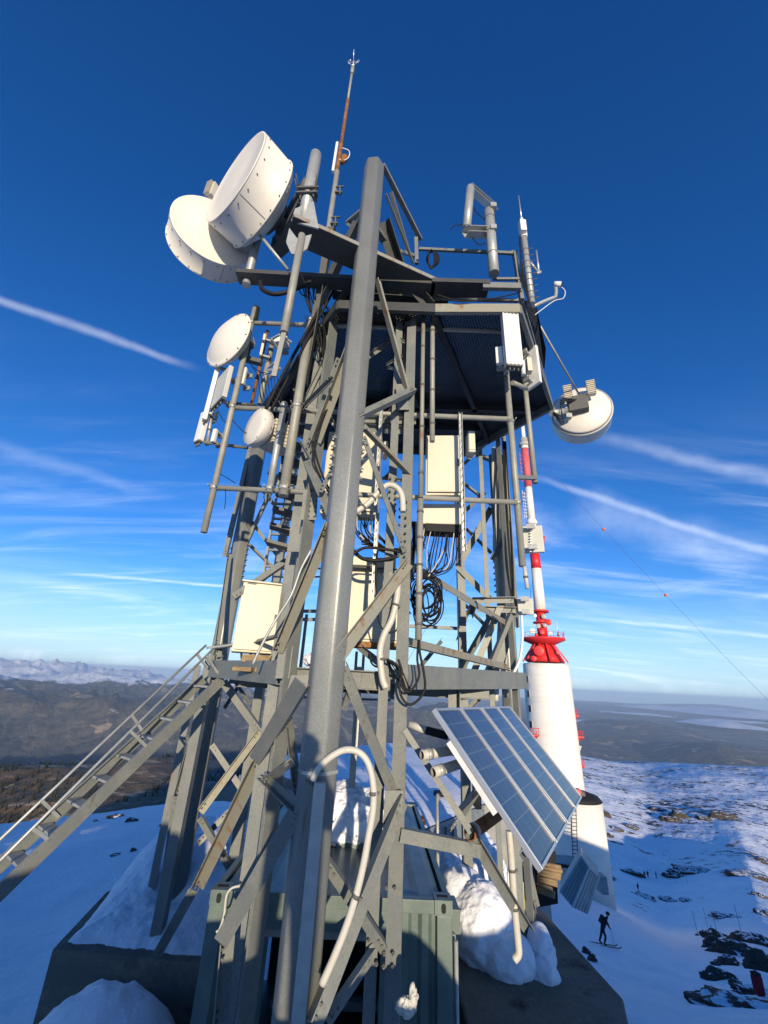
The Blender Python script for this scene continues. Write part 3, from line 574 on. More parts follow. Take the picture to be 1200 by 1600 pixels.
# riser pipes beside the right post
for x, yt, yb, Y, r in ((662, 462, 778, 4.32, .028), (676, 456, 690, 4.36, .033), (657, 780, 1000, 4.3, .034)):
    c = K(x, yt, Y); m = MB(); m.rod((c.x, Y, ZR(c.x, Y, yt)), (c.x, Y, ZR(c.x, Y, yb)), r, 12); m.build('riser_pipe', M['pipe' if x != 662 else 'steel_worn'], tower)
    for q in range(5):
        z = ZR(c.x, Y, yt)*(1-(q+.5)/5)+ZR(c.x, Y, yb)*(q+.5)/5; mm = MB(); mm.rod((c.x, Y, z-.012), (c.x, Y, z+.012), r+.006, 12); mm.build('pipe_strap', M['bolt'], tower)
# slotted channels that carry the cabinets
for x, yt, yb in ((719, 645, 860), (596, 640, 800), (590, 800, 930)):
    c = K(x, yt, 4.46); a = V((c.x, 4.46, ZR(c.x, 4.46, yt))); b = V((c.x, 4.46, ZR(c.x, 4.46, yb))); m = MB(); m.U(a, b, .042, .045, .004, (1, 0, 0))
    m.mi(1); n = int((a.z-b.z)/.10)
    for k in range(n): z = b.z+.10*(k+.5); m.obox((c.x, 4.4365, z), (1, 0, 0), (0, 1, 0), (0, 0, 1), .004, .002, .014)
    m.build('slotted_channel', [M['galv'], M['bolt']], tower)
# ---- upper works
ZD = 4.80
DECK = [(-.78, 4.16), (.56, 4.14), (1.70, 4.07), (2.95, 6.10), (1.70, 7.9), (-1.45, 7.9), (-2.50, 6.68)]
def inpoly(x, y, P):
    c = False
    for i in range(len(P)):
        (x1, y1), (x2, y2) = P[i], P[i-1]
        if (y1 > y) != (y2 > y) and x < (x2-x1)*(y-y1)/(y2-y1)+x1: c = not c
    return c
def clipline(p, d, P):
    ts = []
    for i in range(len(P)):
        (x1, y1), (x2, y2) = P[i], P[i-1]; ex, ey = x2-x1, y2-y1; den = d[0]*ey-d[1]*ex
        if abs(den) < 1e-9: continue
        t = ((x1-p[0])*ey-(y1-p[1])*ex)/den; u = ((x1-p[0])*d[1]-(y1-p[1])*d[0])/den
        if 0 <= u < 1: ts.append(t)
    return (min(ts), max(ts)) if len(ts) >= 2 else None
th = radians(-24); e1 = (cos(th), sin(th)); e2 = (-sin(th), cos(th)); cxy = (.2, 6.0)
def in_grating(x, y): return True
# open grating over the front, chequer plate at the back
front = [p for p in [(-.78, 4.16), (.56, 4.14), (1.70, 4.07), (2.62, 5.55), (2.1, 5.9), (-2.1, 6.05)]]
m = MB()
for e, f, n, pitch, w_, h in ((e1, e2, 120, .036, .021, .012), (e2, e1, 120, .038, .017, .010)):
    for k in range(-n, n):
        p = (cxy[0]+f[0]*k*pitch, cxy[1]+f[1]*k*pitch); c = clipline(p, e, front)
        if c and c[1]-c[0] > .02: m.box((p[0]+e[0]*c[0], p[1]+e[1]*c[0], ZD+.03), (p[0]+e[0]*c[1], p[1]+e[1]*c[1], ZD+.03), w_, h)
m.build('grating', M['deck'], tower, fix=False)
back = [(2.62, 5.55), (2.95, 6.10), (1.70, 7.9), (-1.45, 7.9), (-2.50, 6.68), (-2.1, 6.05), (2.1, 5.9)]
m = MB(); m.prism([(x, y, ZD+.03) for x, y in back], (0, 0, .012)); m.build('deck_plate', M['deck'], tower)
for i in range(len(DECK)):
    a, b = DECK[i-1], DECK[i]; zz = ZD-.04
    mt = 'steel_worn' if i == 2 else 'steel' if i in (3, 4) else 'steel_shade'  # remaining edges are darkened by colour in place of shade
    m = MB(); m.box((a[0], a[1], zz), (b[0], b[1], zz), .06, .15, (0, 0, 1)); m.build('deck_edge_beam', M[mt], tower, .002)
for a, b in (((.56, 4.2), (2.1, 7.3)), ((-.3, 4.2), (-1.6, 7.8)), ((-2.2, 6.4), (2.7, 6.2)), ((-.1, 4.2), (1.0, 7.85)), ((-.9, 7.0), (1.9, 6.9)), ((.2, 4.3), (-.2, 7.8))):
    m = MB(); m.I((a[0], a[1], ZD-.06), (b[0], b[1], ZD-.06), .08, .13, .01, (0, 0, 1)); m.build('deck_joist', M['deck'], tower)
# cantilever beams
ZB = 5.15
beam((-2.22, 4.10, ZB), (.55, 4.12, ZB), .20, .07, 'box', 'steel_shade', name='cantilever_beam'); beam((.50, 4.12, ZB), (1.30, 4.10, ZB), .26, .07, 'box', 'steel_shade', name='cantilever_beam')
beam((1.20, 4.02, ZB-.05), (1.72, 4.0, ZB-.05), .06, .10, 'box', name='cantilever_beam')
beam((-1.36, 3.42, ZB+.04), (.52, 4.20, ZB+.04), .34, .05, 'box', 'steel_shade', name='cantilever_beam')
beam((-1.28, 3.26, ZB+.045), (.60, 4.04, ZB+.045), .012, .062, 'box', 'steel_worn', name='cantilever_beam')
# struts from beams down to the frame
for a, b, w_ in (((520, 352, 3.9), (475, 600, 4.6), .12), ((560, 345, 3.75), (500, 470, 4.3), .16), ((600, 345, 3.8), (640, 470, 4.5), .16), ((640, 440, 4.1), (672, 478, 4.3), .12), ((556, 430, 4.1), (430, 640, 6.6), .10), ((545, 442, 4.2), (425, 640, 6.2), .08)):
    m = MB(); m.L(K(*a), K(*b), w_, .01, (0, -1, 0)); m.build('knee_strut', M['steel_shade'], tower)
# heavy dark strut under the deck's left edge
beam(K(545, 470, 4.6), K(412, 690, 7.6), .16, .16, 'U', 'steel_shade', name='knee_strut')
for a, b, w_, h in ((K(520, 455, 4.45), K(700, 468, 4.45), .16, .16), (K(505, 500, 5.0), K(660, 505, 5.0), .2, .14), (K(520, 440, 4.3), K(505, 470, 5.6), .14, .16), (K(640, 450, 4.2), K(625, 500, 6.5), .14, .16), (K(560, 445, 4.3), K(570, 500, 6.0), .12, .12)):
    beam(a, b, w_, h, 'U', 'steel_shade', name='deck_joist')
# guard rails above the deck
ZR1 = ZD+1.05
rl = thing_rail = None
def rail(a, b, w_=.045, h=.045, mt='steel', name='guard_rail'):
    m = MB(); m.box(a, b, w_, h); return m.build(name, M[mt], tower)
topA = V((PA.x, PA.y, zA1-.03))
rail(K(598, 258, 3.72), K(657, 374, 4.75), .07, .06); rail(K(611, 300, 3.9), K(640, 398, 4.6), .05, .05); rail(K(603, 303, 3.74), K(646, 412, 4.6), .03, .03)
rail(K(650, 372, 4.7), K(651, 412, 4.7), .06, .05); rail(K(615, 390, 4.3), K(648, 400, 4.7), .05, .05)
rail(K(575, 322, 3.85), K(543, 348, 4.3), .07, .05); rail(K(543, 350, 4.3), K(557, 360, 4.1), .05, .04); rail(K(588, 358, 3.8), K(616, 398, 4.3), .09, .07); rail(K(562, 352, 4.0), K(535, 385, 4.4), .12, .07)
rail(K(655, 389, 4.5), K(804, 396, 4.25), .035, .05); rail(K(804, 396, 4.25), K(815, 470, 4.15), .05, .08); rail(K(770, 436, 4.2), K(812, 436, 4.15), .03, .04)
rail(K(800, 392, 4.25), K(840, 560, 6.0), .04, .05); rail(K(815, 470, 4.2), K(862, 632, 6.1), .05, .10)
rail(K(675, 466, 4.3), K(810, 470, 4.15), .04, .04, 'steel')
# rolled tarpaulin-dark cladding along the right edge of the deck
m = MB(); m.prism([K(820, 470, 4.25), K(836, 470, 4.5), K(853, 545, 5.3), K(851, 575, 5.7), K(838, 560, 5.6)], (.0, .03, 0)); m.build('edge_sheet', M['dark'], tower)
for (a, b, w_) in ((K(600, 748, 4.6), K(620, 729, 4.45), .035), (K(597, 747, 4.6), K(628, 750, 4.45), .03), (K(603, 494, 4.6), K(628, 480, 4.45), .04), (K(604, 570, 4.6), K(628, 556, 4.4), .03), (K(606, 575, 4.6), K(626, 578, 4.4), .03), (K(602, 510, 4.6), K(632, 535, 4.4), .03), (K(598, 655, 4.7), K(622, 628, 4.5), .035), (K(540, 580, 4.6), K(600, 540, 4.8), .06), (K(600, 540, 4.8), K(640, 500, 4.6), .05), (K(582, 470, 4.6), K(640, 505, 4.5), .055),
                (K(470, 640, 4.8), K(508, 560, 4.7), .05), (K(470, 660, 5.2), K(520, 655, 5.2), .06), (K(448, 705, 5.6), K(482, 715, 5.6), .06), (K(512, 650, 4.9), K(545, 690, 5.0), .05), (K(515, 630, 4.9), K(500, 680, 4.9), .045), (K(560, 668, 5.6), K(640, 672, 5.6), .10), (K(562, 655, 6.2), K(650, 658, 6.2), .08), (K(470, 760, 5.2), K(440, 820, 5.5), .05), (K(480, 860, 5.2), K(452, 905, 5.6), .05), (K(600, 905, 6.0), K(640, 960, 6.4), .06), (K(560, 1008, 5.2), K(625, 1060, 4.6), .07), (K(640, 1060, 5.0), K(690, 1000, 6.0), .05)):
    m = MB(); m.L(a, b, w_, .006, (0, -1, .1)); m.build('small_brace', M['steel'], tower)
# internal ladder between the left corner and the deck (seen through the frame)
a0, a1 = K(386, 1060, 6.6), K(498, 560, 6.6); 
lad = MB()
for dx in (0, .42): lad.U((a0.x+dx, 6.6, -.0), (a0.x+dx, 6.6, 4.7), .03, .07, .006, (0, 1, 0))
lo = lad.build('climbing_ladder', M['steel_worn'], tower)
for k in range(16): rg = MB(); rg.box((a0.x, 6.6, .25+.28*k), (a0.x+.42, 6.6, .25+.28*k), .05, .03); rg.build('rung', M['steel'], lo)
# railings far side (dark thin, seen between cabinets)
for y0 in (955, 968, 1080): 
    m = MB(); m.rod(K(610, y0-68 if y0 != 1080 else 1094, 8.4), K(430, (y0-68 if y0 != 1080 else 1086)+2, 8.4), .02, 8); m.build('guard_rail', M['steel'], tower)
for y in (886, 1133-85, 1075): pass
for (x1, y1, x2, y2) in ((640, 978, 714, 982), (640, 1042, 714, 1046), (600, 960, 640, 958), (598, 1060, 640, 1060), (472, 955, 545, 955), (472, 968, 545, 968)):
    m = MB(); m.box(K(x1, y1, 8.1), K(x2, y2, 8.1), .05, .06); m.build('guard_rail', M['steel'], tower)
for x in (477, 560, 571): 
    m = MB(); c = K(x, 980, 8.1); m.box((c.x, 8.1, ZR(c.x, 8.1, 960 if x == 477 else 1018)), (c.x, 8.1, ZR(c.x, 8.1, 1075)), .05, .07, (0, 1, 0)); m.build('rail_post', M['steel'], tower)
# caged hatch seen under the deck
for x in (590, 602, 612):
    m = MB(); m.box(K(x, 590, 7.6), K(x+2, 640, 7.6), .04, .05, (0, 1, 0)); m.build('rail_post', M['steel'], tower)
for y in (597, 623, 640):
    m = MB(); m.rod(K(574, y, 7.6), K(620, y+1, 7.6), .022, 8); m.build('guard_rail', M['steel'], tower)
# dark steps behind the left post
for k in range(13):
    m = MB(); yy = 540+k*26; c = K(490-.155*(yy-560), yy, 5.3); m.box(c+V((-.24, 0, .03)), c+V((.24, .1, -.05)), .20, .045); m.build('step', M['steel_shade'], tower)
# conduit cover strip on the front leg with its strap
m = MB(); c = K(500, 1225, 3.49); m.box((c.x+.0, 3.49, ZR(c.x, 3.49, 1222)), (c.x, 3.49, -4.9), .085, .045, (0, 1, 0)); cc = m.build('cable_cover', M['galv'], tower, .008)
m = MB(); m.ngon((PA.x, PA.y, ZR(PA.x, 3.5, 1212)-.012), (PA.x, PA.y, ZR(PA.x, 3.5, 1212)+.012), .160, 6, radians(8), (0, 1, 0)); m.build('strap', M['galv'], cc)

# ------------------------------------------------------------------ access stair
a1 = K(347, 1062, 6.4); aL = K(0, 1394, 4.9); dirn = (aL-a1).normalized(); wv = V((dirn.y, -dirn.x, 0)).normalized(); wv = wv if wv.y > 0 else -wv; SW = .46
a0 = a1+dirn*((a1.z+4.75)/-dirn.z)
stair = thing('access_stair', 'steep steel access stair rising from the snow to the tower platform', 'stair', a0)
su = V((-dirn.x*dirn.z, -dirn.y*dirn.z, 1-dirn.z**2)).normalized()
for n_ in (0, 1):
    m = MB(); o_ = wv*SW*n_; m.U(a0+o_, a1+o_, .045, .135, .008, (0, 0, 1), 1 if n_ else -1); m.build('stringer', M['steel'], stair, .002)
Ls = (a1-a0).length; nT = int(Ls/.285)
for k in range(nT):
    c = a0.lerp(a1, (k+.5)/nT); m = MB(); m.box(c+wv*.02, c+wv*(SW-.02), .13, .025); m.build('tread', M['galv'], stair)
def onrail(px, py, o_):
    """where this direction meets the upright plane that holds one stringer"""
    d = fw + RT*((px-600)/FPX) + UP*((800-py)/FPX); n = V((dirn.y, -dirn.x, 0)).normalized(); return d*((a1+o_).dot(n)/d.dot(n))
for n_, l in ((0, ((0, 1345), (333, 1014))), (1, ((0, 1312), (322, 1008)))):
    o_ = wv*SW*n_; p, q = onrail(*l[0], o_), onrail(*l[1], o_); m = MB(); m.rod(q, q+(p-q)*1.5, .016, 10); m.build('handrail', M['galv'], stair)
for n_, l in ((0, ((51, 1295, 80, 1315), (203, 1142, 230, 1168), (322, 1024, 340, 1052))), (1, ((64, 1250, 92, 1277), (206, 1118, 222, 1142), (308, 1022, 325, 1045)))):
    for (x1, y1, x2, y2) in l: m = MB(); m.box(onrail(x1, y1, wv*SW*n_), onrail(x2, y2, wv*SW*n_), .03, .03); m.build('stanchion', M['galv'], stair)
for pts in ([(323, 1012, 6.2), (352, 1009, 6.2), (374, 1007, 6.2), (378, 1030, 6.2), (384, 1040, 6.2)], [(378, 1005, 6.3), (400, 1002, 6.3), (402, 1012, 6.3), (392, 1040, 6.3)]):
    m = MB(); m.tube(curve([K(*p) for p in pts], 6), .016, 8); m.build('grab_rail', M['galv'], stair)
# ------------------------------------------------------------------ concrete base, container, snow heaps
m = MB()
top = -3.22
pl = [(-3.78, 6.75), (-2.0, 6.62), (-1.75, 6.6), (-1.75, 8.9), (-3.6, 8.9), (-4.0, 8.2)]
m.prism([(x, y, top) for x, y in pl], (0, 0, -.95)); cb1 = m.build('concrete_block', M['concrete'], None, .02)
tag(cb1, 'low concrete footing block carrying snow and the left foot of the tower', 'concrete block', 'footing blocks under the tower')
pr = [(1.12, 5.2), (2.55, 5.25), (3.02, 6.4), (2.84, 8.25), (2.4, 9.0), (1.12, 9.0)]
m = MB(); m.prism([(x, y, top) for x, y in pr], (0, 0, -3.0)); cb2 = m.build('concrete_block', M['concrete'], None, .03)
tag(cb2, 'bare brown concrete footing slab with a cut corner, to the right of the green container', 'concrete block', 'footing blocks under the tower')
m = MB(); m.prism([(-1.7, 3.2, -4.62), (.7, 3.2, -4.62), (1.0, 9.0, -4.62), (-1.7, 9.0, -4.62)], (0, 0, -2)); cb3 = m.build('foundation_slab', M['concrete'], None)
tag(cb3, 'flat concrete ground slab that the green container and the front tower leg stand on', 'foundation slab')
# container: front face nearly across the view
cL, cR = KZ(330, 1390, -2.0), KZ(707, 1408, -2.0); cu = (cR-cL); cu.z = 0; cwid = cu.length; cu.normalize(); cv = V((-cu.y, cu.x, 0)); cz = V((0, 0, 1))
cont = thing('shipping_container', 'green steel shipping container standing between the legs under the tower', 'container', (cL+cR)/2+cv*2-cz*2.6)
def cp(u, v, z): return cL+cu*u+cv*v+cz*z
CLn = 3.6
def castings():
    for (u, v) in ((0, 0), (cwid-.178, 0), (0, CLn-.18), (cwid-.178, CLn-.18)):
        m = MB(); m.obox(cp(u+.089, v+.09, -.059), cu, cv, cz, .089, .09, .060).mi(1)
        if v == 0:
            for s in (0,):
                c = cp(u+.089, -.001, -.062); n_ = 16
                pts = [c+cu*.024*cos(2*pi*k/n_)+cz*(.024*sin(2*pi*k/n_)+(.016 if sin(2*pi*k/n_) >= 0 else -.016)) for k in range(n_)]; m.prism(pts, -cv*.002)
        c = cp(u+.089, v+.09, .0025); m.obox(c, cu, cv, cz, .055, .022, .001)
        m.build('corner_casting', [M['cont'], M['dark']], cont)
castings()
# frame, front wall with an opening, corrugated sides and roof
m = MB(); m.obox(cp(cwid/2, .05, -.06), cu, cv, cz, cwid/2-.18, .045, .055); m.build('top_rail', M['cont'], cont, .006)
for u in (.05, cwid-.05): m = MB(); m.obox(cp(u+(.03 if u < 1 else -.03), .05, -1.36), cu, cv, cz, .075, .05, 1.24); m.build('corner_post', M['cont'], cont, .006)
def corr(p0, d, length, h, n_, off, name, mt='cont', depth=.036):
    m = MB(); pitch = length/n_; pts = []
    for k in range(n_):
        a = k*pitch; pts += [(a, 0), (a+pitch*.32, 0), (a+pitch*.5, 1), (a+pitch*.82, 1)]
    pts.append((length, 0)); N_ = len(pts); vs = [p0+d*a+off*(b*depth) for a, b in pts]+[p0+d*a+off*(b*depth)+h for a, b in pts]
    m.add(vs, [(i, i+1, N_+i+1, N_+i) for i in range(N_-1)]); return m.build(name, M[mt], cont)
corr(cp(cwid-.70, .03, -.12), cu, .60, V((0, 0, -2.4)), 3, cv, 'front_wall')
corr(cp(.10, .03, -.12), cu, .52, V((0, 0, -2.4)), 3, cv, 'front_wall')
m = MB(); m.obox(cp(cwid/2-.05, .045, -.20), cu, cv, cz, .62, .03, .085); m.build('lintel', M['cont'], cont, .004)
m = MB(); m.obox(cp(cwid/2-.05, .06, -.32), cu, cv, cz, .62, .03, .03); m.build('lintel', M['steel_worn'], cont, .004)
corr(cp(cwid-.02, .09, -.12), cv, CLn-.2, V((0, 0, -2.4)), 12, -cu, 'side_wall'); corr(cp(.02, .09, -.12), cv, CLn-.2, V((0, 0, -2.4)), 12, cu, 'side_wall')
m = MB(); m.obox(cp(cwid/2, CLn-.05, -1.3), cu, cv, cz, cwid/2-.1, .03, 1.2); m.build('back_wall', M['cont'], cont)
m = MB(); m.obox(cp(cwid/2, CLn/2, -2.5), cu, cv, cz, cwid/2-.02, CLn/2-.02, .06); m.build('floor_frame', M['cont'], cont)
corr(cp(.1, .10, -.03), cu, cwid-.2, cv*(CLn-.2), 5, cz, 'roof', 'controof', .02)
for u in (.04, cwid-.04): m = MB(); m.obox(cp(u, CLn/2, -.05), cu, cv, cz, .03, CLn/2-.18, .045); m.build('roof_rail', M['cont'], cont)
for k, x in enumerate((.66, .74)):
    m = MB(); m.rod(cp(cwid+.05, .12+.12*k, -.35), cp(cwid+.05, .12+.12*k, -2.4), .022, 10); m.build('side_pipe', M['galv'], cont)
m = MB(); m.obox(cp(cwid+.07, .45, -.28), cu, cv, cz, .06, .16, .10); m.build('meter_box', M['cont'], cont, .006)
# skids inside the opening
for k in range(2):
    m = MB(); m.obox(cp(cwid/2, .35+.4*k, -1.25+.08*k), cu, cv, cz, .6, .05, .035); m.build('inner_shelf', M['steel'], cont)
# loose wrapping hanging on the right part
def blob(name, cs, mt, seed, sub=4, amp=.16, fr=2.6, parent=None, flat=None, amp2=.035):
    """one lumpy mass grown round several ellipsoids (centre, radii)"""
    bmx = bmesh.new(); bmesh.ops.create_icosphere(bmx, subdivisions=sub+1, radius=1)
    C0 = V((0, 0, 0))
    for c, r in cs: C0 += V(c)
    C0 /= len(cs)
    from mathutils import noise
    for v in bmx.verts:
        d = v.co.normalized(); best = .02
        for c, r in cs:
            # ray from C0 along d against the ellipsoid
            o = C0-V(c); a = sum((d[i]/r[i])**2 for i in range(3)); b = 2*sum(o[i]*d[i]/r[i]**2 for i in range(3)); q = sum((o[i]/r[i])**2 for i in range(3))-1
            D = b*b-4*a*q
            if D > 0: best = max(best, (-b+sqrt(D))/(2*a))
        p = C0+d*best; n1 = noise.fractal(p*fr+V((seed, 0, 0)), 1.0, 2.0, 4); n2 = noise.fractal(p*fr*4+V((0, seed, 0)), 1.0, 2.0, 3)
        v.co = p+d*(n1*amp*min(1, best)+n2*amp2)
        if flat is not None and v.co.z < flat: v.co.z = flat+(v.co.z-flat)*.02
    me = bpy.data.meshes.new(name); off = parent.location if parent else V((0, 0, 0))
    for v in bmx.verts: v.co -= off
    bmx.to_mesh(me); bmx.free(); me.polygons.foreach_set('use_smooth', [True]*len(me.polygons)); me.materials.append(M[mt])
    o = bpy.data.objects.new(name, me); S.collection.objects.link(o)
    if parent: o.parent = parent
    return o
def heap(name, cs, seed, label, grp='snow heaps round the tower', **k):
    o = blob(name, cs, 'snow', seed, **k); return tag(o, label, 'snow heap', grp)
def drift(label, x0, x1, y0, y1, fn, n=90, bottom=None):
    m = MB(); xs = np.linspace(x0, x1, n); ys = np.linspace(y0, y1, n); X2, Y2 = np.meshgrid(xs, ys, indexing='ij')
    X2 = X2+fbm(X2*2.3, Y2*2.3, 3, 71)*.05; Y2 = Y2+fbm(X2*2.3+9, Y2*2.3, 3, 73)*.05; Z2 = fn(X2, Y2)+fbm(X2*1.7, Y2*1.7, 5, 77)*.07+fbm(X2*7, Y2*7, 4, 79)*.03
    m.add([tuple(v) for v in np.stack([X2, Y2, Z2], -1).reshape(-1, 3)], [(i*n+j, (i+1)*n+j, (i+1)*n+j+1, i*n+j+1) for i in range(n-1) for j in range(n-1) if bottom is None or max(Z2[i, j], Z2[i+1, j], Z2[i+1, j+1], Z2[i, j+1]) > bottom], True)
    o = m.build('snow_heap', M['snow'], None, fix=False); return tag(o, label, 'snow heap', 'snow heaps round the tower')
sm = lambda v: np.clip(v, 0, 1)**2*(3-2*np.clip(v, 0, 1))
def f1(x, y):
    d = np.minimum((y-(6.80-.07*(x+3.2)))/.9, np.minimum((x+3.72+.12*(y-6.7))/.75, (-1.66-x)/.3)); e = np.sqrt(np.clip(d, 0, 1)*(2-np.clip(d, 0, 1)))
    return -3.32+e*(.26+.50*sm((y-7.2)/1.3)*(1-.3*sm((x+2.6)/.8)))-.22*np.exp(-((x+2.8)**2+(y-7.72)**2)/.06)-.5*(d < 0)
drift('broad blue shaded snow heap burying the foot of the left tower leg', -4.1, -1.6, 6.5, 9.6, f1, 130, -3.34)
cD = K(185, 1575, 6.0); tD = K(190, 1516, 6.15)
def f2(x, y):
    q = np.sqrt(((x-tD.x)/1.05)**2+((y-6.0)/.75)**2); return tD.z-.03-.95*q**2.3+fbm(x*1.6, y*1.6, 5, 91)*.13+fbm(x*9, y*9, 4, 95)*.02-.12*np.maximum(0, x-tD.x)
drift('shaded snow drift in the lower left corner against the concrete block', tD.x-1.3, tD.x+1.5, 5.1, 6.8, f2, 80)
heap('snow_heap', [((1.62, 7.1, -2.98), (.44, .45, .50)), ((1.40, 7.5, -2.85), (.40, .45, .40)), ((1.82, 6.8, -3.12), (.32, .3, .30))], 5, 'sunlit lump of snow beside the right tower foot, behind the container corner', sub=5, amp=.10, amp2=.022, fr=2.2)
heap('snow_heap', [((2.30, 6.95, -3.12), (.16, .24, .28)), ((2.24, 6.7, -3.2), (.16, .16, .16))], 15, 'small snow lump to the right of the white drain pipe on the concrete', sub=4, amp=.15, amp2=.02, fr=3)
heap('snow_heap', [((-.42, 7.0, -1.72), (.55, .42, .34)), ((.02, 7.1, -1.75), (.42, .4, .30)), ((-.15, 6.75, -1.85), (.5, .3, .22))], 21, 'lumpy snow cap lying on the container roof behind the front leg', sub=5, amp=.18, amp2=.03, fr=3)
heap('snow_heap', [((-.82, 6.0, .22), (.17, .25, .10))], 27, 'small snow cushion on the upper planks of the tower platform', sub=4, amp=.06, fr=4)
heap('snow_heap', [((-.80, 5.6, -.03), (.2, .3, .15))], 28, 'thick snow pad squeezed between the planks left of the front leg', sub=4, amp=.06, fr=4)
heap('snow_heap', [((1.36, 9.2, -3.5), (.6, 1.1, .8)), ((2.1, 9.5, -3.5), (.5, .9, .9))], 33, 'blue shaded snow bank between the container and the louvred shed', sub=5, amp=.15)
# dark box the snow lies on
o = thing('roof_unit', 'dark grey equipment box on the container roof with snow on top', 'roof unit', (-.2, 6.8, -2.0))
m = MB(); m.obox((-.2, 7.1, -1.97), (1, 0, 0), (0, 1, 0), (0, 0, 1), .62, .5, .22); m.build('housing', M['dark'], o, .02)
m = MB(); m.obox((-.1, 6.58, -1.98), (1, 0, 0), (0, 1, 0), (0, 0, 1), .3, .02, .14); m.build('hatch', M['controof'], o, .01)
m = MB(); m.rod((-.05, 6.56, -2.0), (-.05, 6.50, -2.0), .05, 14); m.build('outlet', M['bolt'], o)
# thin mast rising behind the front leg, from the snow on the roof
o = thing('slim_mast', 'slim square steel mast standing in the snow on the container roof', 'mast', K(545, 1300, 6.9)); a, b = K(545, 1300, 6.9), K(556, 1085, 6.9)
m = MB(); m.box((a.x, 6.9, a.z-.3), (a.x, 6.9, b.z+.4), .09, .06, (0, 1, 0)); m.build('mast_tube', M['galv'], o)
m = MB(); m.box((a.x, 6.9, a.z-.3), (a.x, 6.9, a.z+.22), .12, .10, (0, 1, 0)); m.build('mast_foot', M['cont'], o, .005)
o = thing('thin_pole', 'thin galvanised rod standing upright behind the container roof edge', 'pole', K(684, 1384, 7.4)); a, b = K(684, 1384, 7.4), K(683, 1240, 7.4)
m = MB(); m.rod(a-V((0, 0, .3)), (a.x, 7.4, b.z), .026, 10); m.build('rod', M['galv'], o); m = MB(); m.rod((a.x, 7.4, a.z-.3), (a.x, 7.4, a.z+.03), .04, 10); m.build('socket', M['steel_worn'], o)

# ------------------------------------------------------------------ microwave dishes and drums
def mount(o, c, d, r, polexy, z, n='mount_bracket'):
    pass
def drum(label, c, az, r, depth, grp, odu=True, name='drum_antenna', arm=None, skew=.0, faceout=.012):
    c = V(c); d = V((sin(radians(az)), cos(radians(az)), 0)); o = thing(name, label, 'antenna', c-d*depth-V((0, 0, r)), grp)
    m = MB(); m.lathe(c, -d, [(0, r), (.012, r*1.005), (depth*.93, r*1.005), (depth*.935, r*1.03), (depth*.975, r*1.03), (depth, r*1.0)], 64, True, False).mi(1)
    s = d.cross(V((0, 0, 1)))
    for t_, ph in ((.14, .1), (.90, .0)):
        for k in range(20):
            a = 2*pi*(k+ph)/20; q = c-d*depth*t_+(s*cos(a)+V((0, 0, 1))*sin(a))*r*1.004; nrm = (s*cos(a)+V((0, 0, 1))*sin(a)); m.rod(q, q+nrm*.010, .009, 6)
    for a in (radians(245), radians(70)):
        nrm = (s*cos(a)+V((0, 0, 1))*sin(a)); m.box(c-d*.02+nrm*r*1.003, c-d*depth*.92+nrm*r*1.003, .005, .006, nrm)
    m.build('shroud', [M['radome'], M['bolt']], o)
    m = MB(); m.lathe(c, d, [(-.004, r*1.005), (.012, r*1.0), (.013, r*.965), (.007, r*.95), (faceout+.01, r*.5), (faceout+.02, .001)], 64); m.build('radome', M['radome'], o)
    m = MB(); m.lathe(c-d*depth, -d, [(0, r*1.0), (.05, r*.93), (.16, r*.62), (.22, r*.3), (.24, .001)], 48); m.build('reflector_back', M['radome'], o)
    m = MB(); m.lathe(c-d*(depth+.2), -d, [(0, r*.38), (.05, r*.38), (.05, r*.18), (.16, r*.16)], 24); m.build('hub', M['bolt'], o)
    return o, d
G1 = 'white microwave drums and dishes on the tower'
d1c = V((-2.28, 3.5, 6.28)); o1, dd = drum('large white drum antenna, the higher of the two at the top left', d1c, 219.8, .676, .44, G1)
pk = d1c-dd*.85
m = MB(); m.box(pk+V((0, 0, .25)), V((-1.27, 3.42, 6.1)), .10, .12); m.box(pk-V((0, 0, .2)), V((-1.27, 3.42, 5.75)), .10, .12); m.box(pk+V((0, 0, .3)), pk-V((0, 0, .3)), .16, .2); m.build('mount_bracket', M['bolt'], o1)
m = MB(); m.rod(d1c-dd*.44-V((0, 0, .6))+V((.05, 0, 0)), V((-1.5, 4.0, 5.2)), .022, 8); m.build('stay_rod', M['galv'], o1)
for k in range(3): m = MB(); m.obox(pk+V((-.02, .1, -.05-.1*k)), dd, V((dd.y, -dd.x, 0)), (0, 0, 1), .10, .16, .04); m.build('radio_unit', M['bolt'], o1)
d2c = V((-2.74, 4.1, 6.07)); o2, dd2 = drum('white drum antenna, the lower left one of the top pair, partly shaded', d2c, 147.6, .594, .34, G1)
m = MB(); m.box(d2c-dd2*.62, V((-2.10, 4.15, 6.0)), .12, .16); m.rod((-2.10, 4.15, 5.05), (-2.10, 4.15, 6.35), .057, 14); m.build('mount_bracket', M['galv'], o2)
pa_ = K(337, 292, 3.9)
m = MB(); u_ = V((-.35, .1, -1)).normalized()
m.obox(K(332, 298, 4.1), V((0, 0, 1)), V((.9, -.4, 0)), V((.4, .9, 0)), .15, .05, .04)
for k in range(9): m.obox(K(332, 298, 4.1)+V((-.045, -.035, -.13+.033*k)), V((0, 0, 1)), V((.9, -.4, 0)), V((.4, .9, 0)), .006, .05, .03)
m.build('finned_radio', M['odu'], o2)
